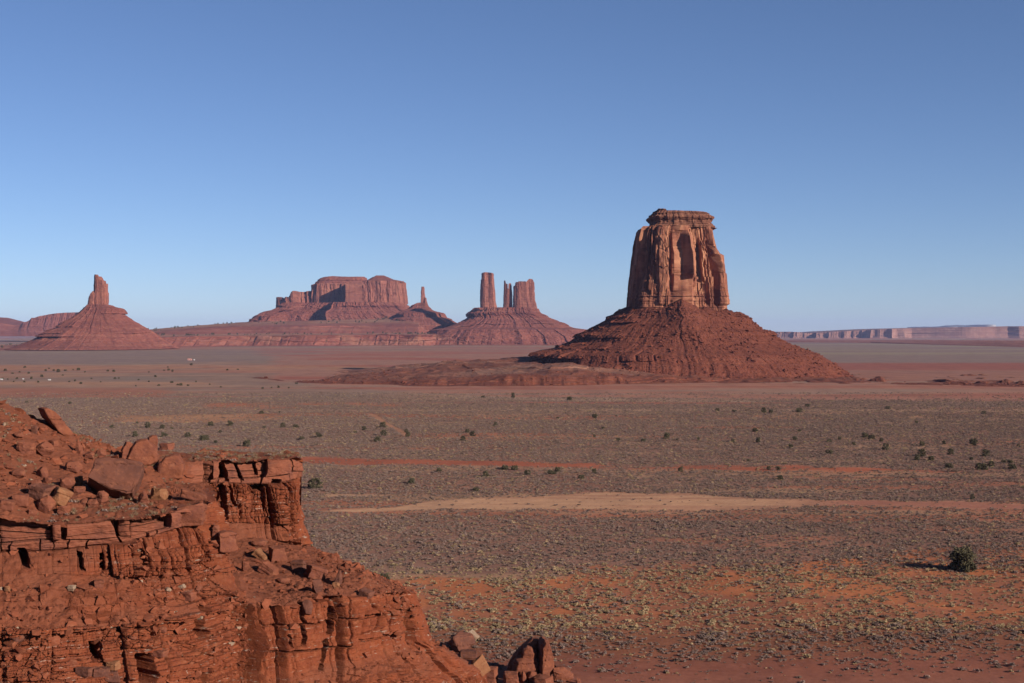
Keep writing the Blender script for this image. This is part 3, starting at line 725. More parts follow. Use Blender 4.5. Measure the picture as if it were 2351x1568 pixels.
    for px0, px1, sky in ((2118, 2160, [(2118, 754), (2126, 750.5), (2134, 750), (2140, 751), (2148, 750.5), (2160, 754)]), (2190, 2250, [(2190, 753), (2199, 748.5), (2206, 747.5), (2214, 746.5), (2221, 746), (2230, 746.5), (2237, 748), (2242, 750), (2250, 753)])):
        V, Q = butte(D, [(775, px0 - 15, px1 + 15), (745, px0, px1)], 1500, sky=sky, nS=120, nZ=40, disp=lambda a, z, X, Y, t, fr: 60 * fbm(a / 300, z / 60, 0, 4, 600), topn=8, toprough=10, foot_p=2)
        o = mk('mountain', V, Q, M['snow'])
        tag(o, 'snowy flat summit showing over the pale cliffs, ' + ('smaller and left of the pair' if px0 < 2150 else 'larger and right of the pair'), 'mountain')

def loft(rows, cu, cv):
    """rows: R x S x 3 guide points; cu samples per station gap, cv samples per row gap"""
    R = np.asarray(rows)
    su = np.concatenate([np.linspace(i, i + 1, c, endpoint=False) for i, c in enumerate(cu)] + [[len(cu)]])
    sv = np.concatenate([np.linspace(i, i + 1, c, endpoint=False) for i, c in enumerate(cv)] + [[len(cv)]])
    i = np.minimum(su.astype(int), len(cu) - 1); f = (su - i)[None, :, None]
    A = R[:, i] * (1 - f) + R[:, i + 1] * f
    j = np.minimum(sv.astype(int), len(cv) - 1); g = (sv - j)[:, None, None]
    return A[j] * (1 - g) + A[j + 1] * g, su, sv

def smooth_u(G, n):
    k = np.hanning(n + 2)[1:-1]; k /= k.sum(); h = n // 2
    p = np.concatenate([np.repeat(G[:, :1], h, 1), G, np.repeat(G[:, -1:], h, 1)], 1)
    return sum(k[i] * p[:, i:i + G.shape[1]] for i in range(n))

def smooth_v(G, n):
    return smooth_u(G.transpose(1, 0, 2), n).transpose(1, 0, 2)

def normals(G):
    du = np.gradient(G, axis=1); dv = np.gradient(G, axis=0)
    n = np.cross(du, dv); n /= np.linalg.norm(n, axis=-1, keepdims=True) + 1e-12
    return n

def shelves():
    """low red benches and badlands in the middle distance: terrain"""
    px = np.array([-300, 0, 175, 340, 450, 570, 700, 850, 935, 965, 1000, 1045, 1150, 1250, 1340, 1460], float)
    y0 = np.array([804, 804, 802, 797, 796, 795, 795, 794, 794, 794, 793, 793, 793, 793, 793, 793.])
    D0 = gD(y0)
    y2 = np.array([801, 800, 793, 776, 772, 771, 770, 769, 769, 769, 769, 768, 768, 768, 770, 773.])
    y3 = np.array([800, 798, 788, 770, 767, 766, 765.5, 765, 765, 765, 765, 763.5, 763, 763, 767, 771.])
    y4 = np.array([799, 796, 784, 766, 755, 750, 748.5, 748, 748.5, 750, 761, 758, 756, 757, 761, 767.])
    y5 = np.array([798, 794, 778, 756.5, 747.5, 739, 736.5, 732, 726.5, 730, 757, 755, 754, 755.5, 757, 763.])
    rows = [P(px, y0 + 1.5, D0 - 30), P(px, y0 - 2, D0 + 30), P(px, y2, D0 + 130), P(px, y3, D0 + 420), P(px, y4, D0 + 560), P(px, y5, D0 + 1050), P(px, y5 + 1.5, D0 + 2600)]
    G, su, sv = loft(rows, [70] * 15, [8, 90, 30, 60, 40, 20])
    G = smooth_v(smooth_u(G, 41), 3)
    n = normals(G)
    if n[..., 2].mean() < 0: n = -n
    x, y, z = G[..., 0], G[..., 1], G[..., 2]
    steep = np.hypot(n[..., 0], n[..., 1])
    cl = sst(.18, .4, steep)
    gul = -np.abs(fbm(x / 60, y / 200, z / 60, 4, 620)) * 45
    d = cl * (gul + 10 * beds(z + 4 * vn(x / 90, 0, 0, 621), 9, 622) + columns(x, z, 45, 8, 623, 0, 60)) + 7 * fbm(x / 25, y / 40, z / 20, 4, 624)
    low = sst(0, .6, sv)[:, None] * (1 - sst(5.2, 6, sv))[:, None]
    d = d * low
    G2 = G.copy(); G2[..., 0] += n[..., 0] * d * .6; G2[..., 1] += n[..., 1] * d; G2[..., 2] += n[..., 2] * d * .35
    sand = sst(4.15, 4.6, sv)[:, None] * (1 - sst(9.6, 10.2, su))[None] * (.55 + .45 * fbm(x / 120, y / 120, 0, 3, 625))
    sand = np.clip(sand + .55 * (sst(2.05, 2.4, sv) * (1 - sst(2.85, 3.05, sv)))[:, None] + .25 * sst(.1, .4, fbm(x / 160, y / 90, 0, 3, 628)), 0, 1)
    m, nt, b = nodes('bench_soil')
    c = mix(nt, ramp(nt, noise(nt, 'world', (.02, .02, .05), 8, .65), .35, .65), (.19, .062, .042), (.135, .043, .031))
    c = mix(nt, mul(nt, ramp(nt, noise(nt, 'world', (.002, .002, .12), 5, .6), .48, .62), .6), c, (.23, .10, .068))
    c = mix(nt, attr(nt, 'sand'), c, (.25, .135, .082))
    c = mix(nt, ramp(nt, noise(nt, 'world', (.05, .05, .05), 5, .7), .58, .72), c, (.10, .058, .04))
    nt.links.new(c, b.inputs['Base Color']); bump(nt, b, noise(nt, 'world', (.05, .05, .09), 9, .7), 3, .8)
    o = mk('rock_shelf', G2.reshape(-1, 3), gridQ(*G2.shape[:2]), m, attrs={'sand': sand.ravel()})
    tag(o, kind='structure')
    # bench on the right in front of the far cliffs
    px = np.linspace(1720, 2700, 15); y0 = np.interp(px, [1720, 1979, 2351, 2700], [785, 787, 797, 803])
    D0 = gD(y0)
    yt = np.interp(px, [1720, 1806, 2100, 2351, 2700], [780.5, 780, 781, 783, 785])
    rows = [P(px, y0 + 1, D0 - 40), P(px, y0 - 3, D0 + 60), P(px, yt + 3, D0 * 1.06), P(px, yt, D0 * 1.25), P(px, yt + 1, D0 * 1.7)]
    G, su, sv = loft(rows, [60] * 14, [6, 50, 30, 20]); n = normals(G)
    if n[..., 2].mean() < 0: n = -n
    x, y, z = G[..., 0], G[..., 1], G[..., 2]
    d = (-np.abs(fbm(x / 70, y / 300, 0, 4, 640)) * 110 + columns(x, z, 90, 22, 641, 0, 60) + 14 * fbm(x / 25, y / 50, z / 15, 3, 642)) * (sst(0, .7, sv) * (1 - sst(3, 4, sv)))[:, None]
    G[..., 1] -= d * .9; G[..., 2] += 4 * fbm(x / 60, y / 120, 0, 3, 643) * (sst(.5, 2, sv))[:, None]
    o = mk('rock_shelf', G.reshape(-1, 3), gridQ(*G.shape[:2]), M['bench']); tag(o, kind='structure')
    # badlands round the foot of the big butte
    px = np.array([560, 660, 720, 850, 1000, 1150, 1300, 1500, 1700, 1900, 2050, 2200, 2500, 2800], float)
    y0 = np.array([866, 876, 882, 885, 887, 887, 886, 881, 880, 881, 882, 886, 890, 892.])
    D0 = gD(y0)
    y1 = np.array([865, 875.5, 877, 873, 870, 867, 863, 864, 870, 875, 878, 881, 885, 888.])
    y2 = np.array([863.5, 874, 871, 861, 853, 847, 836, 846, 859, 867, 871, 874, 878, 881.])
    y3 = np.array([863, 871, 860, 844, 831, 821, 812, 830, 848, 856, 861, 864, 868, 872.])
    zat = lambda z, D: HOR + (CAMZ - z) / D * F
    rows = [P(px, y0 + 1.5, D0 - 12), P(px, y0, D0), P(px, y1, D0 + 45), P(px, y2, D0 + 190), P(px, y3, D0 + 430), P(px, zat(-2, D0 + 720), D0 + 720)]
    G, su, sv = loft(rows, [34, 34] + [64] * 11, [6, 70, 110, 90, 30])
    G = smooth_v(smooth_u(G, 41), 5)
    x, y, z = G[..., 0], G[..., 1], G[..., 2]
    w = (sst(.6, 1.6, sv) * (1 - sst(4, 5, sv)))[:, None]
    h = 3.2 * fbm(x / 45, y / 70, 0, 5, 650) - 3.2 * np.abs(fbm(x / 26, y / 60, 0, 4, 651)) + .9 * beds(z + 2 * vn(x / 40, y / 60, 0, 652), 3, 653)
    hum = np.clip(fbm(x / 20, y / 40, 3, 5, 655) - .18, 0, 1) * 9 * sst(1850, 2050, CXP + x / y * F)
    G[..., 2] += (h + hum) * w; G[..., 1] += (sst(.3, 1, sv) * (1 - sst(1.6, 2.2, sv)))[:, None] * 10 * np.abs(fbm(x / 16, 0, 0, 4, 654))
    pale = .6 * np.clip(.25 + sst(-.2, .3, fbm(x / 160, y / 40, 0, 5, 656)) * .8, 0, 1) * sst(1.9, 2.6, sv)[:, None]
    m = M['badland'].copy(); m.name = 'badland_flat_soil'
    nt = m.node_tree; b = nt.nodes['Principled BSDF']
    src = b.inputs['Base Color'].links[0].from_socket
    nt.links.new(mix(nt, attr(nt, 'pale'), src, mix(nt, ramp(nt, noise(nt, 'world', (.012, .05, .1), 6, .65), .4, .62), (.235, .105, .068), (.20, .125, .09))), b.inputs['Base Color'])
    V = G.reshape(-1, 3); Q = gridQ(*G.shape[:2])
    o = mk('badlands', V, Q, m, attrs={'pale': pale.ravel()}); tag(o, kind='structure')
    rng = np.random.default_rng(8); n = 2600
    sel = rng.choice(len(V), n * 3); pts = V[sel]
    pr, _ = proj(pts); f = fbm(pts[:, 0] / 50, pts[:, 1] / 70, 0, 3, 658)
    ok = (pts[:, 2] > .4) & ((f > .05) | (np.abs(pr - 1450) < 500) & (f > -.15)); pts = pts[ok][:n]
    rubble('badland_stones', pts, np.clip(.35 * (rng.pareto(2.2, len(pts)) + 1), .35, 2.6), M['talus'], 33)

# ------------------------------------------------------------------ near cliff
def g0(px, D, z=-1.2):
    return (px, HOR + (CAMZ - z) / D * F, D)

RIDGE = {}
def build_ridge():
    S = [
     [g0(-600, 230), (-420, 790, 130), (-420, 900, 116), (-420, 960, 107), (-420, 1215, 91), (-420, 1290, 91.3), (-420, 1340, 90), (-420, 1470, 87), (-420, 1600, 85.5), (-420, 1790, 82), g0(-420, 58)],
     [g0(-150, 230), (0, 920, 118), (0, 1010, 109), (0, 1090, 101), (0, 1190, 94), (0, 1268, 94.3), (0, 1319, 92.8), (0, 1440, 89.3), (0, 1560, 87.6), (0, 1760, 84), g0(0, 60)],
     [g0(0, 230), (95, 963, 120), (105, 1030, 111), (110, 1110, 103), (115, 1203, 95), (115, 1266, 95.3), (118, 1322, 93.8), (122, 1440, 90), (125, 1557, 88.3), (130, 1760, 85), g0(130, 62)],
     [g0(200, 232), (280, 1032, 126), (290, 1075, 117), (297, 1120, 110), (305, 1186, 97), (305, 1246, 97.3), (312, 1320, 95.7), (325, 1430, 92.5), (330, 1555, 90.6), (335, 1750, 87), g0(335, 66)],
     [g0(330, 234), (385, 1036, 131), (378, 1066, 122), (385, 1108, 118), (395, 1176, 98.8), (395, 1218, 99.1), (410, 1318, 97.5), (440, 1405, 95.5), (445, 1545, 93.4), (450, 1730, 90), g0(450, 70)],
     [g0(430, 236), (460, 1036, 133), (464, 1058, 123), (464, 1109, 122.5), (464, 1153, 100.5), (464, 1198, 100.5), (490, 1300, 100), (545, 1395, 99.5), (550, 1540, 97.5), (555, 1700, 94), g0(555, 76)],
     [g0(470, 236), (490, 1036, 134), (484, 1058, 124), (484, 1109, 123.5), (484, 1150, 122.8), (486, 1198, 121.5), (510, 1245, 118), (600, 1392, 101.5), (605, 1537, 99.6), (610, 1690, 96), g0(610, 80)],
     [g0(560, 238), (560, 1038, 134.5), (560, 1061, 125), (560, 1112, 124.5), (562, 1150, 124), (565, 1198, 123.4), (575, 1236, 122), (690, 1386, 103.8), (692, 1533, 102), (700, 1670, 98.5), g0(700, 86)],
     [g0(640, 240), (640, 1040, 135.5), (635, 1056, 126), (636, 1112, 125.5), (638, 1150, 125), (642, 1200, 124.6), (650, 1242, 123.3), (800, 1368, 107), (805, 1512, 105.2), (820, 1640, 102), g0(830, 94)],
     [g0(672, 242), (672, 1042, 136), (684, 1053, 127), (684, 1100, 126.6), (680, 1150, 126.6), (684, 1195, 126.3), (692, 1250, 125), (900, 1360, 110.5), (915, 1482, 109.2), (1000, 1585, 109), g0(1010, 116)],
     [g0(690, 244), (690, 1050, 136), (698, 1062, 130), (697, 1094, 130), (688, 1150, 130), (700, 1195, 130), (715, 1254, 130.5), (959, 1362, 115), (994, 1470, 114.6), (1116, 1544, 121), g0(1190, 150)],
     [g0(700, 248), (664, 1054, 146), (668, 1066, 144), (668, 1098, 145), (664, 1150, 146), (672, 1195, 146), (690, 1254, 148), (935, 1362, 136), (965, 1468, 138), (1085, 1534, 150), g0(1170, 190)]]
    g = np.array([[P(*p) for p in s] for s in S]).transpose(1, 0, 2)       # rows x stations x 3
    cu = [70, 135, 235, 115, 95, 60, 100, 125, 110, 60, 40]
    cv = [16, 90, 75, 90, 90, 62, 120, 150, 34, 40]
    cv = [14, 96, 80, 110, 92, 64, 150, 165, 60, 24]
    G, su, sv = loft(g, cu, cv)
    G = smooth_v(smooth_u(G, 21), 5)
    n = normals(G)
    if (n * (np.array([0, 0, CAMZ]) - G)).sum(-1).mean() < 0: n = -n
    x, y, z = G[..., 0], G[..., 1], G[..., 2]
    px, py = proj(G)
    steep = np.hypot(n[..., 0], n[..., 1])
    cl = sst(.55, .86, steep)
    nh = n[..., :2] / (steep[..., None] + 1e-6)
    a = np.concatenate([[0], np.cumsum(np.linalg.norm(np.diff(G[260:420, :, :2].mean(0), axis=0), axis=1))])[None] + 0 * z
    U = su[None] + 0 * z; Vv = sv[:, None] + 0 * z
    left = 1 - sst(5.0, 5.15, U); right = sst(4.35, 4.75, U)
    fl = np.clip(Vv - 4, 0, 1); fr = np.clip(Vv - 2, 0, 1)
    capL = left * (Vv > 4.0) * (Vv < 5.0); capR = right * (Vv > 2.0) * (Vv < 3.0)
    cap = np.clip(capL + capR, 0, 1)
    f = np.where(capL > capR, fl, fr)
    # jointed cap blocks
    s0 = .66 + .16 * vn(a / 3.5, 0, 0, 700)
    aw = a + 1.1 * vn(a / 3.3, 0, 0, 717) + .25 * vn(a / .9, z / .7, 0, 701) + .5 * (f - .5) * vn(a / 1.8, 0, 0, 711)
    kU, dU, lU, bU = cell1(aw / 2.3, 702); kL, dL, lL, bL = cell1(aw / 1.5, 703)
    upper = f < s0
    oU = .65 * (h1(kU, 704) - .5) * 2; oL = .28 * (h1(kL, 705) - .5) * 2 - .22
    wU = (.03 + .62 * h1(bU, 706) ** 4.5) * (1 - .75 * right * (1 - left)); wL = .03 + .16 * h1(bL, 707) ** 3
    gapU = dU * 2.3 < wU * (1 - .35 * f); gapL = dL * 1.5 < wL
    tilt = (lU - .5) * (h1(kU, 712) - .5) * .9
    cU = oU + tilt - 1.15 * gapU - .10 * np.exp(-(dU * 2.3 / .14) ** 2) - .35 * np.exp(-(f / .10) ** 2) * (.3 + h1(kU, 713))
    et = .42 * h1(kU, 719) * (h1(kU, 721) > .45); cU = np.where(f < et * (1 + .3 * vn(a / .5, 0, 0, 722)), cU - .75, cU)
    # a second bedding joint in some blocks
    j2 = .3 + .35 * h1(kU, 714); cU = cU - (h1(kU, 715) > .55) * (np.abs(f - j2) < .018) * .25 + (h1(kU, 716) - .5) * .25 * (f > j2)
    cL = oL - .7 * gapL - .15 * sst(.92, 1, f)
    fade = 1 - .75 * sst(9.6, 10.2, U)
    d_cap = fade * np.where(upper, cU, cL) - .4 * (np.abs(f - s0) < .02) * (h1(kU, 718) > .3) + .16 * fbm(x / .9, y / .9, z / .5, 5, 708) + .05 * beds(z + .1 * vn(x, y, 0, 710), .17, 709)
    # siltstone cliffs
    zz = z + .18 * vn(x / 2.5, y / 2.5, 0, 720)
    st_ = .24 * beds(zz, .62, 721) + .13 * beds(zz, .22, 722)
    k9, d9, l9, b9 = cell1((a + .25 * vn(a / .6, z / .9, 0, 723)) / .95, 724)
    fl1 = .42 * np.sqrt(np.clip(1 - (2 * l9 - 1) ** 2, 0, 1)) + .28 * (h1(k9, 725) - .5)
    k3, d3, l3, _ = cell1((a + .1 * vn(a / .25, z / .5, 0, 726)) / .33, 727)
    fl2 = .10 * np.sqrt(np.clip(1 - (2 * l3 - 1) ** 2, 0, 1))
    big = columns(a, z, 3.6, .75, 728, 14, 38, 1.4, .035, .2)
    amp = .45 + 1.1 * sst(-.25, .25, fbm(a / 3.5, z / 2.2, 0, 3, 729))
    hid, f1, f2 = cell2(a / .8 + .3 * vn(a, z, 0, 730), zz / .38, 731)
    blk = .30 * (hid - .5) - .16 * (f2 - f1 < .09)
    hid2, e1, e2_ = cell2(a / .38 + .3 * vn(a * 2, z, 0, 752), zz / .17, 753)
    blk = blk + .16 * (hid2 - .5)
    rough = sst(6.2, 6.7, Vv) * (1 - sst(4.6, 6.2, U))
    pat = sst(.02, .3, fbm(a / 3.2, z / 1.6, 0, 3, 754))
    rough = rough * pat
    lowr = sst(6.8, 7.0, Vv) * sst(5.0, 6.0, U)
    st_ = st_ * (1 - .55 * lowr)
    ll = sst(6.5, 6.9, Vv) * (1 - sst(4.9, 5.8, U))
    amp = amp * (1 - .7 * ll); big = big * (1 - .6 * ll); st_ = st_ * (1 + .7 * ll)
    d_cl = rough * .8 * blk + lowr * columns(a + .3 * vn(a, z / 1.2, 0, 755), z, 1.5, .24, 756, 14, 30, .8, .06, .3) + st_ + (fl1 + fl2) * amp + big + blk * sst(.0, .3, fbm(a / 4, z / 3, 0, 2, 732)) + .42 * fbm(x / 2.2, y / 2.2, z / 1.5, 5, 733) + .10 * fbm(x / .35, y / .35, z / .25, 3, 734)
    under = np.where(left > .5, np.exp(-np.clip(Vv - 5, 0, 9) / .10) * (Vv >= 5), np.exp(-np.clip(Vv - 3, 0, 9) / .16) * (Vv >= 3))
    d_cl = d_cl - under * (.30 + .75 * sst(-.1, .5, fbm(a / 1.7, 0, 0, 3, 735)))
    # debris slopes
    hs, f1, f2 = cell2(x / .55 + .25 * vn(x * 2, y * 2, 0, 741), y / .55, 740)
    hb, g1, g2 = cell2(x / 1.7 + .25 * vn(x, y, 0, 743), y / 1.7, 742)
    bmpf = sst(-.15, .3, fbm(x / 4, y / 4, 0, 3, 744))
    d_sl = .45 * fbm(x / 3.2, y / 3.2, z / 2, 4, 745) + bmpf * (.24 * (hs > .45) * np.clip(.62 - f1, 0, 1) + .5 * (hb > .6) * np.clip(.6 - g1, 0, 1)) + .07 * fbm(x / .3, y / .3, z / .3, 3, 746) + .10 * beds(zz, .30, 747) * sst(5.9, 6.3, Vv)
    d_sl = d_sl + rough * (1.1 * blk + .34 * beds(zz, .34, 748))
    dn = (1 - cap) * (1 - cl) * d_sl
    dh = cap * d_cap + (1 - cap) * cl * d_cl
    # deep clefts and alcoves of the lower walls
    wob = 3.0 * fbm(px / 16, py / 16, 0, 3, 750)
    for cx, cy, w, h_, dep, lean in ((686, 1432, 8, 92, 1.5, .0), (757, 1425, 9, 62, 1.5, -.05), (742, 1505, 9, 70, 1.4, -.22), (948, 1430, 10, 80, 1.8, .05), (466, 1428, 15, 80, 1.8, .14), (223, 1498, 20, 44, 1.8, .1),
                                     (327, 1532, 24, 66, 2.2, .08), (480, 1552, 12, 36, 1.6, 0), (56, 1283, 13, 46, 1.4, .3), (558, 1460, 7, 22, .8, 0), (424, 1190, 16, 26, 1.3, .1), (449, 1196, 9, 22, 1.0, 0),
                                     (514, 1084, 13, 42, 1.6, .15), (474, 1084, 7, 38, 1.2, .3), (549, 1080, 6, 44, 1.0, .3), (589, 1076, 6, 32, .9, .15), (592, 1120, 22, 16, 1.1, 0), (634, 1106, 14, 12, .8, 0), (499, 1140, 7, 52, .7, -.5), (533, 1140, 7, 44, .8, .2), (602, 1150, 5, 50, .6, .1),
                                     (186, 1290, 8, 40, .9, .2), (235, 1292, 9, 40, .9, .1), (320, 1275, 9, 40, 1.0, .2), (495, 1220, 10, 26, .8, 0), (877, 1440, 5, 100, .5, .0), (610, 1470, 5, 40, .5, .2), (660, 1470, 5, 30, .4, .2),
                                     (1010, 1487, 10, 14, .9, 0), (1080, 1517, 8, 14, .8, 0)):
        wv = .62 * (.62 + .85 * (.5 + .5 * fbm(py / (h_ * .3), cx * .37, 0, 3, 757)))
        e = np.abs(px + wob + 2.2 * fbm(py / 6, cx, 0, 3, 758) - cx - lean * (py - cy)) / (w * wv); e2 = np.abs(py + wob - cy) / (h_ * .5)
        mk_ = (1 - sst(.75, 1.15, e)) * (1 - sst(.8, 1.1, e2))
        dh = dh - 1.7 * dep * mk_ * (Vv > 1.9); dn = dn * (1 - mk_)
    # thin overhanging beds of the lower cliff
    for cy0, x0, x1, sl, dep in ((1486, 632, 800, -.10, .35), (1416, 600, 960, -.12, .22), (1376, 700, 780, -.12, .4), (1455, 820, 980, -.15, .25), (1398, 820, 985, -.12, .35), (1506, 1030, 1110, .0, .3), (1300, 700, 760, .3, .2)):
        yy = cy0 + sl * (px - (x0 + x1) / 2) + .6 * wob
        mk_ = sst(x0 - 8, x0 + 8, px) * (1 - sst(x1 - 8, x1 + 8, px))
        dh = dh + mk_ * (dep * .7 * sst(yy - 14, yy - 3, py) * (py < yy) - dep * ((py > yy) & (py < yy + 6)))
    inside = sst(0, .5, Vv) * (1 - sst(9.3, 10, Vv)) * (1 - .65 * sst(9.5, 9.9, U)) * (1 - .6 * sst(10.0, 10.4, U))
    dn, dh = dn * inside, dh * inside
    G = G + n * dn[..., None]
    G[..., 0] += nh[..., 0] * dh; G[..., 1] += nh[..., 1] * dh
    gyp = np.clip(cl * (1 - cap) * sst(2.9, 3.2, Vv) + .12, 0, 1)
    dirt = np.clip((1 - sst(.5, .9, steep + .25 * fbm(a / 2, z / 1.2, 0, 4, 760))) * (1 - cap) * (1 - .6 * rough), 0, 1)
    V = G.reshape(-1, 3); nu = G.shape[1]
    root = empty('rock_ridge', (xpx(400, 140), 140, 0), 'near red cliff with jointed sandstone ledges and crumbling siltstone faces, lower left', 'cliff')
    cuts = [(0, 110, 'back_slope'), (110, 390, 'upper_slope'), (390, 548, 'cliff'), (548, 855, 'lower_cliff')]
    b = np.concatenate([[0], np.cumsum(cv)])
    parts = [('back_slope', 0, b[1]), ('upper_slope', b[1], b[3]), ('ledge_cliff', b[3], b[6]), ('lower_cliff', b[6], G.shape[0] - 1)]
    # cap blocks of the promontory lie in rows b[2]..b[3]; keep one sheet per belt so that no seam opens
    allQ = gridQ(G.shape[0], nu)
    rowi = np.repeat(np.arange(G.shape[0] - 1), nu - 1); coli = np.tile(np.arange(nu - 1), G.shape[0] - 1)
    capq = (cap.reshape(-1)[allQ[:, 0]] > .5)
    sels = {}
    for nm, r0, r1 in parts: sels[nm] = (rowi >= r0) & (rowi < r1) & ~capq
    pr = (sels['upper_slope'] & (rowi >= b[2]) & (coli > cu[0] + cu[1] + cu[2] + cu[3] + 60))
    cl_ = (capL > .5).reshape(-1)[allQ[:, 0]]
    sl = list(sels.items()) + [('caprock_ledge', capq & cl_), ('caprock_ledge', capq & ~cl_)]
    for nm, sel in sl:
        q = allQ[sel]; used = np.unique(q); mp = np.zeros(len(V), np.int64); mp[used] = np.arange(len(used))
        keep(mk(nm, V[used], mp[q], M['ridge'], attrs={'cap': cap.reshape(-1)[used], 'gyp': gyp.reshape(-1)[used], 'dirt': dirt.reshape(-1)[used]}), root)
    RIDGE['bvh'] = BVHTree.FromPolygons([tuple(v) for v in V.tolist()], [tuple(q) for q in allQ[::1].tolist()])
    nn = normals(G); nn *= np.sign((nn * n).sum(-1, keepdims=True))
    RIDGE.update(G=G, n=nn, U=U, Vv=Vv, px=px, py=py, cap=cap)
    return root

def hit(px, py):
    """first solid point on the sight line: near cliff, else the plain"""
    o = Vector((0, 0, CAMZ)); t = Vector(P(px, py, 100.0).tolist()); d = (t - o).normalized()
    h = RIDGE['bvh'].ray_cast(o, d)
    if h[0] is not None: return np.array(h[0]), True
    if d.z >= -1e-4: return None, False
    s = -CAMZ / d.z
    return np.array(o + d * s), False

# ------------------------------------------------------------------ boulders
def boulder_mesh(w, h, dp, kind, seed):
    r = random.Random(seed); bm = bmesh.new()
    if kind in ('slab', 'block', 'plate'):
        for sx in (-1, 1):
            for sy in (-1, 1):
                for sz in (-1, 1):
                    j = lambda a: 1 - r.random() * a
                    bm.verts.new((sx * j(.35), sy * j(.3), sz * j(.28)))
        for k in range(5):
            s = [r.uniform(-1, 1) for _ in range(3)]; ax = r.randrange(3); s[ax] = math.copysign(r.uniform(.92, 1.06), s[ax]); bm.verts.new(s)
    elif kind == 'spike':
        for k in range(6):
            t = k / 6 * 6.283 + r.uniform(-.3, .3); bm.verts.new((.9 * math.cos(t), .9 * math.sin(t), -1)); bm.verts.new((.75 * math.cos(t), .7 * math.sin(t), .0 + r.uniform(-.3, .3)))
        bm.verts.new((r.uniform(-.4, .1), .1, 1)); bm.verts.new((r.uniform(-.1, .4), -.15, .8))
    else:
        for k in range(30 if kind == 'round' else 17):
            v = Vector((r.gauss(0, 1), r.gauss(0, 1), r.gauss(0, 1))).normalized()
            q = max(abs(v.x), abs(v.y), abs(v.z)); v = v.lerp(v / q, .35 if kind == 'round' else .6) * r.uniform(.86, 1)
            bm.verts.new(v)
    bmesh.ops.convex_hull(bm, input=bm.verts)
    bmesh.ops.delete(bm, geom=[v for v in bm.verts if not v.link_faces], context='VERTS')
    bmesh.ops.dissolve_limit(bm, angle_limit=math.radians(9), verts=bm.verts, edges=bm.edges)
    lo = np.array([min(v.co[i] for v in bm.verts) for i in range(3)]); hi = np.array([max(v.co[i] for v in bm.verts) for i in range(3)])
    sc = np.array([w, dp, h]) / (hi - lo); mid = (hi + lo) / 2
    for v in bm.verts: v.co = Vector((np.array(v.co) - mid) * sc)
    m = min(w, h, dp)
    bmesh.ops.bevel(bm, geom=bm.edges[:], offset=m * (.10 if kind == 'round' else .045), segments=2, affect='EDGES', profile=.6, clamp_overlap=True)
    bmesh.ops.triangulate(bm, faces=bm.faces)
    L = max(w, h) / 16
    for it in range(4):
        e = [e for e in bm.edges if e.calc_length() > L * 1.6]
        if not e or len(bm.verts) > 5000: break
        bmesh.ops.subdivide_edges(bm, edges=e, cuts=1)
        bmesh.ops.triangulate(bm, faces=bm.faces)
    bm.normal_update()
    C = np.array([v.co[:] for v in bm.verts]); N = np.array([v.normal[:] for v in bm.verts])
    sd = seed * 13 % 997
    d = .11 * m * fbm(C[:, 0] / (.6 * m), C[:, 1] / (.6 * m), C[:, 2] / (.45 * m), 4, sd) + .035 * m * beds(C[:, 2] + .1 * m * vn(C[:, 0] / m, C[:, 1] / m, 0, sd), .22 * m, sd + 3)
    C = C + N * d[:, None]
    for v, c in zip(bm.verts, C): v.co = c
    me = bpy.data.meshes.new('boulder'); bm.to_mesh(me); bm.free()
    return me

def boulder(px, py, w, h, label, kind='rock', mat='boulder', tilt=0, seed=None, depth=None, yaw=None, name='boulder', sink=.12, parent=None, lean=0):
    """px, py: middle of the stone in the photograph; w, h its size there in pixels"""
    seed = seed or int(px * 7 + py)
    p, on = hit(px, py + h * .46)
    if p is None: return None
    D = p[1]; k = D / F
    wm, hm = w * k, h * k
    r = random.Random(seed)
    dm = depth * wm if depth else min(max(wm, .6 * hm), 1.3 * wm) * r.uniform(.75, 1.05)
    me = boulder_mesh(wm, hm * (1 + sink), dm, kind, seed)
    me.materials.append(M[mat])
    o = link(bpy.data.objects.new(name, me), parent)
    cx = P(px, py, D + dm * .18)
    o.location = (float(cx[0]), float(p[1] + dm * .18), float(p[2] + hm * .46 - hm * sink * .5))
    o.rotation_euler = (math.radians(lean), math.radians(tilt), math.radians(yaw if yaw is not None else r.uniform(-25, 25)))
    tag(o, label, None if parent else 'boulder')
    return o

def outline_stone(pts, depth, label, mat='boulder', yaw=0, foot=None, tilt_back=0, name='boulder', parent=None, seed=5, round_=.9, at=None, bk=.85, bev=.05):
    """stone whose front outline is given in reference pixels; depth in metres"""
    pts = np.array(pts, float)
    c = (pts.min(0) + pts.max(0)) / 2
    fx, fy = foot or (c[0], pts[:, 1].max() - 3)
    p, on = hit(fx, fy)
    D = at or float(p[1])
    k = D / F; loc = P(c[0], c[1], D + depth * .35)
    q = (pts - c) * k; q[:, 1] *= -1
    r = random.Random(seed); bm = bmesh.new()
    q[:, 0] /= max(.6, math.cos(math.radians(yaw)))
    for sc, y in ((round_, -.5), (1, -.28), (1, .2), (bk, .5)):
        for a, b in q: bm.verts.new((a * sc * r.uniform(.97, 1.02), y * depth * r.uniform(.9, 1.1), b * sc * r.uniform(.97, 1.02)))
    me = finish_stone(bm, seed, min(np.ptp(q[:, 0]), np.ptp(q[:, 1]), depth), max(np.ptp(q[:, 0]), np.ptp(q[:, 1])), bev)
    me.materials.append(M[mat])
    o = link(bpy.data.objects.new(name, me)); o.location = loc.tolist(); o.rotation_euler = (math.radians(tilt_back), 0, math.radians(yaw))
    if parent is not None: keep(o, parent)
    else: tag(o, label, 'boulder')
    return o

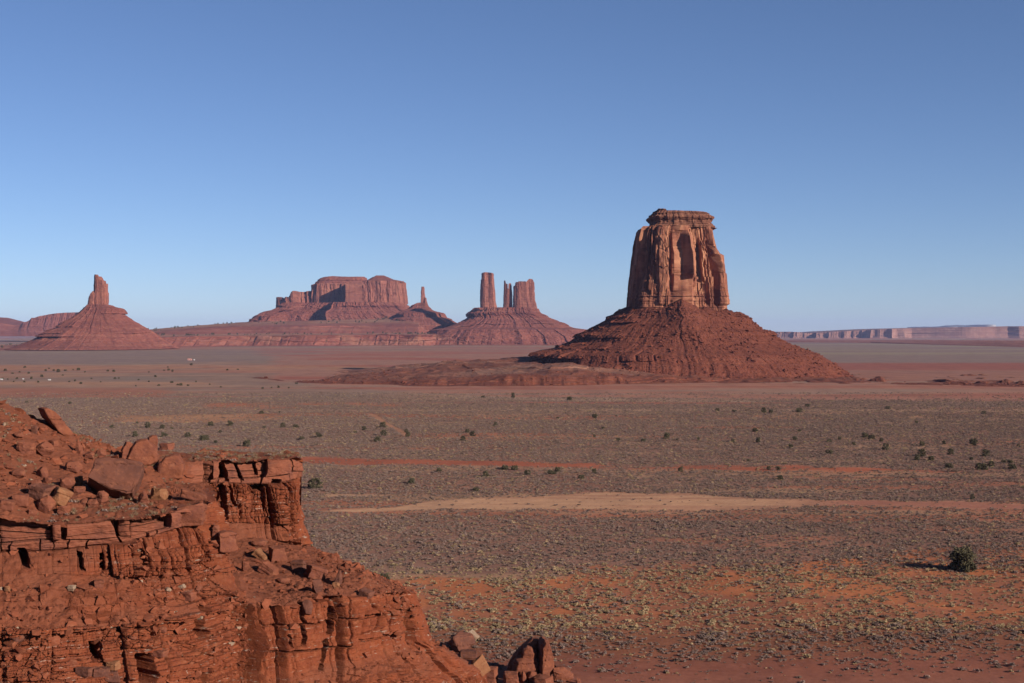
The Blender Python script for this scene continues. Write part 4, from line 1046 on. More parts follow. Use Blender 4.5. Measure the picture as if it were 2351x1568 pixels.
def finish_stone(bm, seed, m, big, bev):
    bmesh.ops.convex_hull(bm, input=bm.verts)
    bmesh.ops.delete(bm, geom=[v for v in bm.verts if not v.link_faces], context='VERTS')
    bmesh.ops.dissolve_limit(bm, angle_limit=math.radians(8), verts=bm.verts, edges=bm.edges)
    bmesh.ops.bevel(bm, geom=bm.edges[:], offset=m * bev, segments=2, affect='EDGES', profile=.6, clamp_overlap=True)
    bmesh.ops.triangulate(bm, faces=bm.faces)
    for it in range(5):
        e = [e for e in bm.edges if e.calc_length() > big / 14]
        if not e or len(bm.verts) > 7000: break
        bmesh.ops.subdivide_edges(bm, edges=e, cuts=1)
        bmesh.ops.triangulate(bm, faces=bm.faces)
    bm.normal_update()
    C = np.array([v.co[:] for v in bm.verts]); N = np.array([v.normal[:] for v in bm.verts])
    sd = seed * 13 % 997
    d = .10 * m * fbm(C[:, 0] / (.7 * m), C[:, 1] / (.7 * m), C[:, 2] / (.5 * m), 5, sd) + .03 * m * beds(C[:, 2] + .1 * m * vn(C[:, 0] / m, C[:, 1] / m, 0, sd), .22 * m, sd + 3)
    C = C + N * d[:, None]
    for v, c in zip(bm.verts, C): v.co = c
    me = bpy.data.meshes.new('boulder'); bm.to_mesh(me); bm.free()
    return me

BOULDERS = [
 # leaning and standing stones along the skyline
 (381, 1026, 30, 16, 'small dark-ended rock perched on the edge right of the upright blocks', 'block', 'boulder', {}),
 (181, 1024, 17, 34, 'thin upright splinter on the slope below the leaning slab', 'spike', 'boulder', dict(tilt=-8)),
 (80, 986, 14, 18, 'small dark stub just left of the leaning slab', 'block', 'boulder_dark', {}),
 (62, 1029, 38, 32, 'left stone of a rounded pair below the leaning slab', 'round', 'boulder', {}),
 (101, 1032, 46, 36, 'right and broader stone of the rounded pair below the leaning slab', 'round', 'boulder', {}),
 (231, 1040, 26, 20, 'rounded stone just left of the upright blocks', 'round', 'boulder', {}),
 (171, 1072, 38, 26, 'angular stone with a dark left face above the huge slab', 'rock', 'boulder', {}),
 (98, 1084, 28, 24, 'squarish stone standing left of the huge tilted slab on the open slope', 'rock', 'boulder', {}),
 (42, 1086, 36, 22, 'low smooth stone near the left edge of the upper slope', 'round', 'boulder', {}),
 (83, 1111, 26, 18, 'wedge-shaped stone above the big heap on the left', 'rock', 'boulder', {}),
 (156, 1107, 36, 27, 'knobbly cluster of rock left of the huge slab', 'round', 'boulder', {}),
 (180, 1104, 18, 24, 'sunlit tan slab leaning beside the dark gap of the huge slab', 'slab', 'boulder_tan', {}),
 (111, 1102, 22, 15, 'small stone behind the big heap on the left', 'rock', 'boulder', {}),
 (95, 1132, 48, 36, 'dark flat-topped rock at the back of the left heap', 'block', 'boulder_dark', dict(tilt=8)),
 (140, 1140, 40, 37, 'bright tan triangular slab on the left heap', 'slab', 'boulder_tan', dict(tilt=25)),
 (106, 1157, 42, 44, 'big rounded boulder at the front of the left heap', 'round', 'boulder', {}),
 (146, 1172, 24, 22, 'hollowed stone at the right foot of the left heap', 'rock', 'boulder', {}),
 (48, 1147, 36, 24, 'blocky stone left of the big heap', 'block', 'boulder', {}),
 (15, 1158, 40, 20, 'flat stone cut by the left picture edge above the ledge', 'slab', 'boulder', dict(tilt=8)),
 (75, 1176, 26, 14, 'small stone lying below the left heap', 'rock', 'boulder', {}),
 (194, 1153, 20, 18, 'first of three little stones left of the foot of the huge slab', 'round', 'boulder', {}),
 (214, 1156, 24, 20, 'second of three little stones left of the foot of the huge slab', 'round', 'boulder', {}),
 (234, 1142, 32, 34, 'upright stone touching the left foot of the huge slab', 'rock', 'boulder', {}),
 (183, 1123, 28, 13, 'flat stone under the dark gap beside the huge slab', 'slab', 'boulder', {}),
 (331, 1144, 28, 32, 'rounded block with a black shadow on its left, right of the huge slab', 'rock', 'boulder', {}),
 (364, 1134, 42, 28, 'tan pitted boulder right of the huge slab', 'round', 'boulder_tan', {}),
 (205, 1046, 24, 16, 'stone on the slope above the huge slab', 'rock', 'boulder', {}),
 (43, 999, 24, 16, 'half-buried stone below the left skyline', 'rock', 'boulder', {}),
 (123, 1017, 20, 14, 'small block below the foot of the leaning slab', 'block', 'boulder', {}),
 (10, 974, 8, 9, 'small white stone near the left edge of the skyline slope', 'round', 'boulder_pale', {}),
 (445, 1138, 64, 18, 'thin plate lifted at its left end above a black shadow', 'plate', 'boulder', dict(tilt=14, depth=.6)),
 (436, 1180, 62, 44, 'tall jointed block ending the near ledge on the right', 'block', 'boulder', dict(yaw=8, depth=.7)),
 (500, 1104, 30, 14, 'flat slab lying at the inner corner of the ledges', 'plate', 'boulder', {}),
 # talus below the promontory
 (519, 1242, 46, 46, 'large block with a black shaded left side below the inner corner', 'block', 'boulder', dict(yaw=30)),
 (494, 1218, 24, 24, 'smaller stone touching the upper left of the black-sided block', 'rock', 'boulder', {}),
 (594, 1246, 38, 18, 'low stone at the foot of the promontory cliff', 'round', 'boulder', {}),
 (637, 1271, 38, 36, 'square block casting a black shadow left, under the promontory', 'block', 'boulder', dict(yaw=25)),
 (600, 1275, 36, 16, 'long pale slab sloping down to the square block', 'plate', 'boulder_tan', dict(tilt=32)),
 (686, 1301, 38, 30, 'angular dark boulder right of the square block', 'rock', 'boulder_dark', {}),
 (724, 1314, 46, 30, 'smooth orange slab on the talus ridge', 'slab', 'boulder', dict(tilt=18)),
 (728, 1344, 24, 30, 'block under the smooth orange slab with a deep black shadow', 'rock', 'boulder_dark', {}),
 (778, 1323, 18, 42, 'upright blade of dark rock on the talus crest', 'spike', 'boulder_dark', dict(tilt=10)),
 (651, 1332, 32, 14, 'low lens-shaped stone on the talus', 'round', 'boulder', {}),
 (618, 1308, 44, 22, 'ragged layered rock on the talus left of the dark boulder', 'block', 'boulder', dict(tilt=30)),
 (705, 1394, 28, 32, 'rounded boulder stuck at the brow of the lower cliff', 'round', 'boulder_dark', {}),
 (772, 1343, 18, 13, 'small tan stone below the upright blade', 'round', 'boulder_tan', {}),
 (842, 1363, 32, 15, 'dark lens-shaped slab on the brow of the lower cliff', 'plate', 'boulder_dark', dict(tilt=18)),
 (563, 1300, 18, 26, 'leaning stone in the talus gully', 'rock', 'boulder', {}),
 (457, 1351, 18, 14, 'little rounded stone in the middle of the debris', 'round', 'boulder', {}),
 (227, 1341, 24, 18, 'block with a dark hollow on its left in the debris below the near ledge', 'block', 'boulder', {}),
 (434, 1368, 26, 18, 'flat-sided stone beside the pale flakes', 'block', 'boulder', {}),
 (418, 1347, 16, 10, 'pale flake with a dark edge in the debris', 'plate', 'boulder_pale', dict(tilt=-25)),
 (386, 1354, 14, 10, 'pale oval stone among small flakes in the debris', 'round', 'boulder_pale', {}),
 (17, 1352, 13, 15, 'tan oval stone near the left picture edge below the ledge', 'round', 'boulder_tan', {}),
 (165, 1350, 16, 12, 'cream-coloured stone under a small hollow', 'plate', 'boulder_pale', {}),
 (40, 1463, 50, 30, 'smooth grey-brown boulder low at the left edge', 'round', 'boulder_dark', {}),
 (196, 1541, 40, 18, 'left one of three dark flat rocks at the bottom of the cliff', 'plate', 'boulder_dark', {}),
 (232, 1543, 38, 18, 'middle one of three dark flat rocks at the bottom of the cliff', 'plate', 'boulder_dark', {}),
 (258, 1552, 36, 22, 'right one of three dark flat rocks at the bottom of the cliff', 'block', 'boulder_dark', {}),
 (260, 1528, 30, 18, 'tan block right of the dark recess low on the cliff', 'block', 'boulder_tan', {}),
 (367, 1500, 34, 14, 'flat stone right of the tall dark recess', 'plate', 'boulder', {}),
 (304, 1462, 22, 12, 'egg-shaped stone above the tall dark recess', 'round', 'boulder', {}),
 (372, 1445, 24, 14, 'jutting dark-edged knob on the rubbly wall', 'round', 'boulder', {}),
 # foot of the ridge
 (1060, 1474, 60, 46, 'rounded brown boulder resting at the foot of the cliff with a black shadow left', 'round', 'boulder_dark', {}),
 (1085, 1461, 28, 18, 'cream plate leaning behind the rounded brown boulder', 'plate', 'boulder_pale', dict(tilt=38)),
 (1104, 1527, 34, 40, 'pale tan slab tilted against the end of the ridge', 'slab', 'boulder_tan', dict(tilt=-32, depth=.5)),
 (1076, 1502, 40, 16, 'dark flat rock under the rounded brown boulder', 'plate', 'boulder_dark', {}),
 (1128, 1550, 28, 36, 'brown block left of the black shadow of the giant split boulder', 'block', 'boulder', {}),
 (1174, 1558, 36, 24, 'square stone in front of the giant split boulder', 'block', 'boulder', {}),
 (1202, 1552, 16, 28, 'pointed stone in front of the giant split boulder', 'spike', 'boulder', {}),
 (1222, 1553, 24, 24, 'round stone wedged against the right half of the giant split boulder', 'round', 'boulder', {}),
 (1246, 1562, 40, 18, 'low flat stone at the bottom edge below the giant split boulder', 'plate', 'boulder', {}),
 (1292, 1549, 52, 30, 'cracked sloping rock right of the giant split boulder', 'rock', 'boulder', dict(tilt=14)),
 (1287, 1535, 40, 12, 'thin dark slab behind the cracked sloping rock', 'plate', 'boulder_dark', dict(tilt=12)),
 (1328, 1562, 14, 14, 'small pointed stone at the bottom edge right of the cracked rock', 'spike', 'boulder', {}),
]

def build_boulders():
    for px, py, w, h, lb, kind, mat, kw in BOULDERS:
        boulder(px, py, w, h, lb, kind, mat, **kw)
    outline_stone([(101, 937), (107, 936), (121, 945), (138, 968), (155, 995), (150, 1000), (141, 1003), (128, 990), (116, 972), (110, 950)], 1.75, 'tall leaning slab with a bright orange face standing alone on the left skyline', yaw=36, foot=(128, 992), seed=4, round_=1.0, bk=1.02, bev=.02)
    outline_stone([(293, 1052), (303, 1024), (312, 1012), (322, 1008), (337, 1006), (358, 1028), (362, 1044), (359, 1060), (345, 1068), (318, 1070)], 1.7, 'largest upright flat-faced block on the skyline left of the promontory', yaw=14, foot=(330, 1066), seed=6)
    outline_stone([(337, 1028), (341, 1004), (348, 999), (359, 1000), (361, 1012), (360, 1040)], 1.1, 'squared rock peeping out behind the large upright block', yaw=20, foot=(330, 1060), seed=8)
    outline_stone([(278, 1056), (280, 1032), (289, 1013), (297, 1014), (304, 1020), (300, 1040), (292, 1066), (282, 1062)], .9, 'narrow split fin pressed against the left side of the large upright block', yaw=26, foot=(287, 1060), seed=9)
    outline_stone([(204, 1108), (213, 1082), (220, 1062), (240, 1057), (300, 1070), (324, 1077), (326, 1090), (312, 1122), (305, 1150), (290, 1152), (252, 1143), (226, 1124)], 2.9, 'huge tilted slab with a dark varnished underside in the middle of the upper slope', 'boulder_dark', yaw=16, foot=(262, 1146), seed=12, tilt_back=-24, round_=.97)
    outline_stone([(362, 1096), (366, 1066), (380, 1046), (400, 1040), (412, 1042), (420, 1062), (418, 1098), (390, 1102)], 2.2, 'pale-topped block below the upright stones, joining the promontory ledge', yaw=12, foot=(388, 1097), seed=14)
    p, _ = hit(1228, 1560); D0 = float(p[1])
    root = empty('boulder', (float(p[0]), D0, float(p[2])), 'giant split boulder with a lumpy left half and a smooth upright right half, bottom centre', 'boulder')
    outline_stone([(1176, 1540), (1177, 1522), (1184, 1510), (1205, 1505), (1226, 1508), (1238, 1520), (1239, 1534), (1230, 1545), (1205, 1552), (1186, 1550)], 3.6, None, yaw=0, at=D0, name='lumpy_half', parent=root, seed=21, round_=.7)
    outline_stone([(1195, 1510), (1200, 1488), (1210, 1480), (1222, 1482), (1231, 1496), (1230, 1512), (1215, 1516)], 2.2, None, at=D0 + .3, name='lumpy_top', parent=root, seed=22, round_=.7)
    outline_stone([(1163, 1545), (1172, 1512), (1190, 1488), (1207, 1474), (1222, 1464), (1236, 1466), (1244, 1490), (1244, 1545)], 3.0, None, yaw=0, at=D0 + 2.6, name='dark_flank', parent=root, seed=23, round_=.8)
    outline_stone([(1236, 1545), (1236, 1500), (1238, 1474), (1246, 1463), (1254, 1465), (1262, 1484), (1268, 1515), (1267, 1540), (1255, 1552), (1243, 1552)], 4.4, None, yaw=10, at=D0 - .3, name='smooth_half', parent=root, seed=24, round_=.85)
    # loose stone on the slopes: too many to count
    G, n, U, Vv = RIDGE['G'], RIDGE['n'], RIDGE['U'], RIDGE['Vv']
    px, py = RIDGE['px'], RIDGE['py']
    flat = np.abs(n[..., 2])
    ok = (Vv > 1.0) & (Vv < 8.5) & (px > -330) & (RIDGE['cap'] < .5)
    wgt = ok * (.06 + sst(.45, .8, flat))
    wgt = wgt * (.25 + 1.1 * sst(-.15, .3, fbm(G[..., 0] / 5, G[..., 1] / 5, 0, 3, 800)))
    wgt = wgt * np.where((Vv < 4) & (U > 4.6), .25, 1.0) * np.where((Vv > 5.9) & (U < 5.5), 1.6, 1)
    area = np.linalg.norm(np.cross(np.gradient(G, axis=0), np.gradient(G, axis=1)), axis=-1)
    w = (wgt * area).ravel(); w /= w.sum()
    rng = np.random.default_rng(21); N = 11500
    i = rng.choice(w.size, N, p=w)
    pts = G.reshape(-1, 3)[i] + rng.normal(0, .05, (N, 3))
    sz = np.clip(.055 * (rng.pareto(1.75, N) + 1), .055, .55)
    rubble('rubble', pts, sz, M['ridge_stone'], 41)
    i = rng.choice(w.size, 420, p=w)
    rubble('pale_rubble', G.reshape(-1, 3)[i], np.clip(.05 * (rng.pareto(2., 420) + 1), .05, .22), M['boulder_pale'], 43)

# ------------------------------------------------------------------ plants
def leaf_cloud(centers, normals_, size, rng, asp=1.6):
    n = len(centers)
    t = rng.normal(size=(n, 3)); t -= (t * normals_).sum(1, keepdims=True) * normals_ * .6
    t /= np.linalg.norm(t, axis=1, keepdims=True) + 1e-9
    q = rng.normal(size=(n, 3)); b = np.cross(t, q); b /= np.linalg.norm(b, axis=1, keepdims=True) + 1e-9
    s = size * rng.uniform(.6, 1.3, (n, 1))
    a, c = t * s * asp * .5, b * s * .5
    V = np.stack([centers - a - c * .6, centers + a * .2 - c, centers + a, centers - a * .1 + c], 1).reshape(-1, 3)
    return V, np.arange(4 * n).reshape(-1, 4)

def bush_mesh(name, seed, mat, n=130, flat=.62, size=.13, upright=0.0):
    """low rounded shrub one metre wide: leaf tufts on a few lobes"""
    r = np.random.default_rng(seed); cs, ns = [], []
    L = r.integers(4, 7)
    for k in range(L):
        c = np.array([r.normal(0, .2), r.normal(0, .2), r.uniform(.12, .25)]); rad = r.uniform(.2, .33)
        m = n // L
        d = r.normal(size=(m, 3)); d[:, 2] = np.abs(d[:, 2]) + upright; d /= np.linalg.norm(d, axis=1, keepdims=True)
        p = c + d * rad * r.uniform(.55, 1.08, (m, 1)); p[:, 2] *= flat / .55
        cs.append(p); ns.append(d)
    V, Q = leaf_cloud(np.concatenate(cs), np.concatenate(ns), size, r)
    V[:, 2] = np.maximum(V[:, 2], -.05)
    return raw_mesh(name, V, Q, mat)

def grass_mesh(name, seed, mat, n=60):
    r = np.random.default_rng(seed)
    b = r.normal(0, .1, (n, 2)); d = b * 3 + r.normal(0, .12, (n, 2)); h = r.uniform(.5, 1., n)
    p0 = np.stack([b[:, 0], b[:, 1], 0 * h], -1); p1 = np.stack([b[:, 0] + d[:, 0], b[:, 1] + d[:, 1], h], -1)
    w = np.stack([r.normal(size=n), r.normal(size=n), 0 * h], -1); w /= np.linalg.norm(w, axis=1, keepdims=True); w *= .025
    V = np.stack([p0 - w, p0 + w, p1 + w * .3, p1 - w * .3], 1).reshape(-1, 3)
    return raw_mesh(name, V, np.arange(4 * n).reshape(-1, 4), mat)

def crown_mesh(name, seed, n, leaf, boxy=.5):
    """juniper crown, one metre tall and wide: upright tufts packed in clumps with gaps"""
    r = np.random.default_rng(seed); cs, ns = [], []
    K = 44
    for k in range(K):
        z = r.uniform(.08, .9)
        R = .5 * (1 - .45 * max(0, z - .6) / .4)
        a = r.uniform(0, 6.283); q = R * math.sqrt(r.uniform(.1, 1)) * .86
        c = np.array([math.cos(a) * q, math.sin(a) * q, z]); rad = r.uniform(.07, .19)
        m = n // K
        d = r.normal(size=(m, 3)); d[:, 2] += .35; d /= np.linalg.norm(d, axis=1, keepdims=True)
        p = c + d * rad * r.uniform(.35, 1.1, (m, 1)) * np.array([1, 1, 1.25])
        cs.append(p); ns.append(d)
    V, Q = leaf_cloud(np.concatenate(cs), np.concatenate(ns), leaf, r, 1.9)
    V[:, 2] = np.maximum(V[:, 2], .0)
    return raw_mesh(name, V, Q, M['juniper'])

def trunk_mesh(name, seed):
    r = random.Random(seed); V, Q = [], []
    def limb(p, d, L, rad, depth):
        nonlocal V, Q
        m, k = 5, 7; base = len(V); q = Vector(p); dd = Vector(d).normalized()
        for i in range(m + 1):
            t = i / m; rr = rad * (1 - .7 * t)
            u = dd.orthogonal().normalized(); v = dd.cross(u)
            for j in range(k):
                a = 6.283 * j / k; V.append((q + (u * math.cos(a) + v * math.sin(a)) * rr * (1 + .25 * r.uniform(-1, 1)))[:])
            if i < m:
                dd = (dd + Vector((r.uniform(-.25, .25), r.uniform(-.25, .25), r.uniform(-.05, .2)))).normalized(); q = q + dd * L / m
        for i in range(m):
            for j in range(k):
                Q.append((base + i * k + j, base + i * k + (j + 1) % k, base + (i + 1) * k + (j + 1) % k, base + (i + 1) * k + j))
        if depth:
            for s in range(3): limb(q - dd * L * r.uniform(.1, .5), (r.uniform(-1, 1), r.uniform(-1, 1), r.uniform(.2, .9)), L * .7, rad * .45, depth - 1)
    for s in range(2): limb((r.uniform(-.04, .04), r.uniform(-.04, .04), -.05), (r.uniform(-.4, .4), r.uniform(-.4, .4), 1), .42, .055, 1)
    return raw_mesh(name, np.array(V), np.array(Q), M['bark'])

TREES_MID = [(283, 47, 9), (397, 47, 10), (612, 56, 13), (330, 156, 9), (222, 181, 10), (242, 192, 12), (205, 211, 12), (709, 124, 14), (792, 121, 6), (567, 129, 7), (740, 167, 8), (1178, 99, 11), (1244, 102, 11),
 (1355, 102, 14), (1384, 104, 12), (1492, 101, 13), (1523, 82, 9), (1830, 90, 12), (2197, 110, 10), (1323, 175, 12), (1492, 178, 7), (1940, 148, 9), (985, 200, 17), (1026, 212, 8), (896, 215, 12), (800, 213, 10), (708, 200, 7),
 (1106, 211, 7), (1237, 217, 10), (1335, 216, 12), (1427, 215, 7), (1475, 208, 10), (1460, 237, 11), (1607, 217, 11), (1646, 208, 9), (1741, 196, 14), (1768, 202, 14), (1806, 215, 8), (1822, 243, 15), (1605, 260, 15), (1962, 228, 14),
 (2046, 225, 9), (2158, 225, 18), (1960, 265, 20), (1944, 283, 16), (1995, 285, 14), (2071, 262, 14), (2150, 285, 11), (2206, 265, 19), (2273, 297, 12), (2295, 297, 12), (2065, 313, 18), (2188, 317, 22), (2225, 311, 14), (2305, 315, 20),
 (114, 328, 12), (364, 320, 16), (402, 320, 17), (292, 348, 14), (452, 340, 14), (545, 336, 18), (566, 332, 14), (657, 356, 14), (708, 337, 13), (645, 372, 8), (1038, 328, 12), (1420, 357, 16), (254, 405, 13), (2154, 432, 12), (8, 370, 18), (1410, 323, 12), (1296, 290, 8), (1375, 324, 10), (1700, 228, 10), (2330, 238, 8)]
TREES_LEFT = [(857, 557, 11), (1130, 556, 13), (1150, 552, 12), (1243, 565, 12), (1315, 575, 7), (1035, 625, 14), (1255, 625, 14), (1437, 630, 12), (1552, 650, 14), (1578, 650, 12), (1613, 543, 11), (1758, 540, 14), (1686, 600, 8), (2022, 567, 8),
 (2165, 558, 12), (2264, 558, 13), (1890, 690, 18), (2310, 650, 10), (1650, 677, 8), (2002, 450, 12), (2140, 452, 6), (1050, 530, 6), (535, 380, 8), (205, 370, 7)]
TREES_C = [(660, 557, 12), (513, 580, 11), (447, 603, 8), (665, 618, 12), (688, 617, 9), (850, 626, 12), (838, 598, 9), (615, 661, 13), (638, 658, 11), (163, 630, 14), (40, 652, 10)]
TREES_FAR = [(40, 128), (190, 105), (350, 130), (375, 112), (412, 128), (447, 138), (500, 128), (560, 122), (600, 124), (650, 140), (825, 132), (840, 131), (870, 135), (770, 215), (530, 213), (187, 215), (105, 213), (293, 218), (575, 208), (620, 228),
 (910, 187), (880, 190), (1140, 213), (1215, 243), (1255, 127), (1290, 125), (1320, 135), (1140, 140), (1500, 215), (1440, 243), (1385, 240), (1360, 238), (1315, 220), (1605, 235), (1820, 120), (1465, 85), (1285, 103), (2010, 265), (2078, 260),
 (2270, 228), (2130, 258), (2210, 262), (240, 190), (200, 200), (130, 190), (20, 190), (60, 195), (1040, 247), (1740, 125), (1690, 255), (150, 140), (95, 150), (220, 150), (320, 175), (480, 165), (700, 190), (1060, 200), (1190, 175)]

def build_trees():
    small = [crown_mesh('juniper_crown', 50 + i, 1000, .075) for i in range(5)]
    def put(px, py, wpx, label, group, mesh, hr=1.0, name='juniper_tree'):
        D = float(gD(py)); k = D / F
        o = link(bpy.data.objects.new(name, mesh))
        s = wpx * k
        o.location = P(px, py, D); o.location.z = -.15
        o.scale = (s * RNG.uniform(.8, 1.2), s * RNG.uniform(.8, 1.2), s * hr * RNG.uniform(.75, 1.15)); o.rotation_euler.z = RNG.uniform(0, 6.28)
        tag(o, label, 'tree', group); return o
    # lone juniper
    px, py = 2213, 1310; D = float(gD(py)); k = D / F
    r = empty('juniper_tree', (xpx(px, D), D, 0), 'lone dense round juniper casting a long shadow on the orange sand at right', 'tree')
    for nm, me in (('crown', crown_mesh('crown', 90, 11000, .042)), ('trunk', trunk_mesh('trunk', 3))):
        o = link(bpy.data.objects.new(nm, me), r)
        o.scale = (66 * k, 62 * k, 50 * k) if nm == 'crown' else (60 * k, 60 * k, 50 * k)
    seen = []
    def dup(x, y):
        for a, b in seen:
            if abs(a - x) < 7 and abs(b - y) < 6: return True
        seen.append((x, y)); return False
    j = 0
    for lst, fx, fy, lb, gr in ((TREES_MID, lambda x: 940 + .6 * x, lambda y: 881.5 + .6 * y, 'dark juniper bush dotting the grey sage flat between butte and sandy wash', 'junipers on the sage flat right of the cliff'),
                                (TREES_LEFT, lambda x: .3 * x, lambda y: 811 + .3 * y, 'dark juniper bush on the sage flat behind the near cliff', 'junipers behind the near cliff'),
                                (TREES_C, lambda x: 681.7 + .3 * x, lambda y: 811 + .3 * y, 'dark juniper bush near the faint diagonal track', 'junipers near the diagonal track')):
        for x, y, w in lst:
            X, Y = fx(x), fy(y)
            if dup(X, Y): continue
            put(X, Y + w * .35, w * 1.15, lb, gr, small[j % 5], RNG.uniform(.65, .95)); j += 1
    for x, y in TREES_FAR:
        X, Y = .3 * x, 811 + .3 * y
        if dup(X, Y): continue
        put(X, Y + 2, RNG.uniform(4.5, 8.5), 'tiny dark juniper among those dotting the far left flat', 'junipers on the far left flat', small[j % 5], RNG.uniform(.6, .9)); j += 1
    put(723, 1122, 30, 'round grey-green bush just right of the promontory cliff', None, small[1], .8, 'juniper_bush')
    put(880, 1338, 40, 'dark green bush half hidden behind the talus crest of the near cliff', None, small[2], .6, 'juniper_bush')
    bare = bush_mesh('bare_bush', 8, M['brown'], 400, .8, .06)
    for X, Y, w, lb in ((1713, 944, 14, 'bare red-brown bush standing among the far junipers below the butte'), (2190, 1084, 24, 'large bare grey bush among the junipers at the right edge'),
                        (2168, 1208, 26, 'twiggy dark bush above the lone juniper'), (1617, 1275, 20, 'bare brown bush alone in the dense grey sage'), (2005, 1322, 22, 'dark low bush left of the lone juniper on the sand'),
                        (1139, 977, 10, 'small red-brown bush at the middle of the flat')):
        put(X, Y, w, lb, None, bare, .7, 'bare_bush')['category'] = 'bush'

def build_shrubs():
    mats = ['sage', 'sage', 'sage', 'sage', 'olive', 'olive', 'straw', 'brown']
    ms = [bush_mesh('sagebrush', 200 + i, M[mats[i]], 120 if i != 6 else 90, (.5, .45, .55, .4, .55, .5, .5, .42)[i], .13) for i in range(8)]
    rng = np.random.default_rng(77)
    # candidates: even over the ground, thinned by the map of cover (looked up on a fine grid)
    gd = np.exp(np.linspace(math.log(140), math.log(1250), 900)); gx = np.linspace(-.47, .47, 900)
    _, gden, _, _ = landcover(gx[None] * gd[:, None], np.repeat(gd[:, None], 900, 1))
    N = 1400000
    D = np.sqrt(rng.uniform(150. ** 2, 1200. ** 2, N)); px = rng.uniform(-160, 2511, N)
    X = (px - CXP) / F * D; Y = D; pxx = px; pyy = HOR + CAMZ * F / D
    den = gden[np.clip(((np.log(D) - math.log(140)) / (math.log(1250) - math.log(140)) * 899 + rng.random(N)).astype(int), 0, 899), np.clip(((X / D + .47) / .94 * 899 + rng.random(N)).astype(int), 0, 899)]
    clump = .5 + .85 * sst(-.35, .35, fbm(X / 5, Y / 5, 0, 3, 900))
    area = .82 * (1200. ** 2 - 150. ** 2) / 2
    lam = 1.6 * den * clump * np.interp(D, [400, 520, 780, 900, 1000, 1180], [1, .6, .55, .34, .3, .1])
    acc = rng.random(N) < lam * area / N
    X, Y, D, den, px, py = X[acc], Y[acc], D[acc], den[acc], pxx[acc], pyy[acc]
    # drop what stands inside the near cliff
    keepm = ~((Y < 206) & (px < 1200))
    X, Y, D, px, py = X[keepm], Y[keepm], D[keepm], px[keepm], py[keepm]
    n = len(X)
    dune = sst(1280, 1330, py) * (1 - sst(1425, 1480, py))
    kind = rng.integers(0, 4, n)
    u = rng.random(n)
    kind = np.where(u < .05 + .40 * dune, rng.integers(4, 6, n), kind)
    kind = np.where((u > .92) | ((u > .66) & (dune > .5)), 6, kind); kind = np.where((u > .70) & (u < .77), 7, kind)
    sz = np.clip(rng.lognormal(-.72, .42, n), .22, 1.35) * np.where(kind == 6, .85, 1) * np.interp(D, [400, 700, 1150], [1, 1.25, 1.6])
    rz = rng.uniform(0, 6.283, n)
    z = .5 * fbm(X / 60, Y / 60, 0, 3, 40) + .12 * fbm(X / 5, Y / 5, 0, 3, 41); z *= 1 - sst(700, 1200, Y)
    app = sz / D; vis = (px > 5) & (px < 2346) & (py < 1562)
    order = np.argsort(-app * vis)[:300]
    names = {0: 'sagebrush', 4: 'rabbitbrush', 6: 'grass_clump', 7: 'twiggy_bush'}
    info = {0: ('grey sagebrush clump on the red ground in the foreground', 'bush', 'grey sagebrush clumps in the foreground'), 4: ('yellow-green rabbitbrush clump on the sand in the foreground', 'bush', 'rabbitbrush clumps in the foreground'),
            6: ('straw-coloured dry grass clump in the foreground', 'grass clump', 'dry grass clumps in the foreground'), 7: ('brown twiggy bush on the red ground in the foreground', 'bush', 'brown twiggy bushes in the foreground')}
    for i in order:
        k = int(kind[i]); c = 0 if k < 4 else 4 if k < 6 else k
        o = link(bpy.data.objects.new(names[c], ms[k]))
        o.location = (X[i], Y[i], z[i] - .03); o.scale = (sz[i], sz[i], sz[i]); o.rotation_euler.z = rz[i]
        tag(o, info[c][0], info[c][1], info[c][2])
    rest = np.ones(n, bool); rest[order] = False
    scatter('sagebrush_cover', np.stack([X, Y, z - .03], -1)[rest], sz[rest], rz[rest], kind[rest], ms)
    print('shrubs', n)
    # dry tufts and weeds on the near ridge
    G, nn, Vv, U = RIDGE['G'], RIDGE['n'], RIDGE['Vv'], RIDGE['U']
    gm = [grass_mesh('grass_tuft', 300 + i, M['dry_straw']) for i in range(3)] + [bush_mesh('weed', 310, M['sage'], 60, .5, .16), bush_mesh('weed', 311, M['dry_straw'], 60, .5, .14)]
    pt = fbm(G[..., 0] / 4, G[..., 1] / 4, 0, 3, 910)
    w = (np.abs(nn[..., 2]) > .6) * (Vv > 1) * (Vv < 4.0) * (RIDGE['px'] > -300) * (RIDGE['cap'] < .4) * np.where(U > 4.6, (Vv < 2.05) * 1.3, sst(.0, .25, pt) + .02)
    w = w + .25 * (np.abs(nn[..., 2]) > .6) * (np.abs(RIDGE['py'] - 1172) < 14) * (RIDGE['px'] < 420) * (Vv < 4)
    ar = np.linalg.norm(np.cross(np.gradient(G, axis=0), np.gradient(G, axis=1)), axis=-1)
    w = (w * ar).ravel(); w /= w.sum(); m = 800
    i = rng.choice(w.size, m, p=w)
    k = rng.integers(0, 5, m)
    scatter('dry_grass', G.reshape(-1, 3)[i] - np.array([0, 0, .03]), np.where(k < 3, rng.uniform(.14, .34, m), rng.uniform(.2, .5, m)), rng.uniform(0, 6.28, m), k, gm)
    # shrubs on the sandy shelf under the broad mesa
    m = 420
    px = rng.uniform(420, 990, m); o = bpy.data.objects['rock_shelf']
    co = np.zeros(len(o.data.vertices) * 3, np.float32); o.data.vertices.foreach_get('co', co); co = co.reshape(-1, 3)
    sa = np.zeros(len(co), np.float32); o.data.attributes['sand'].data.foreach_get('value', sa)
    q = np.where(sa > .45)[0]; q = rng.choice(q, m)
    jm = [crown_mesh('juniper_crown', 80 + i, 300, .12) for i in range(2)]
    scatter('shelf_shrubs', co[q] - np.array([0, 0, .4]), rng.uniform(3, 9, m), rng.uniform(0, 6, m), rng.integers(0, 2, m), jm)

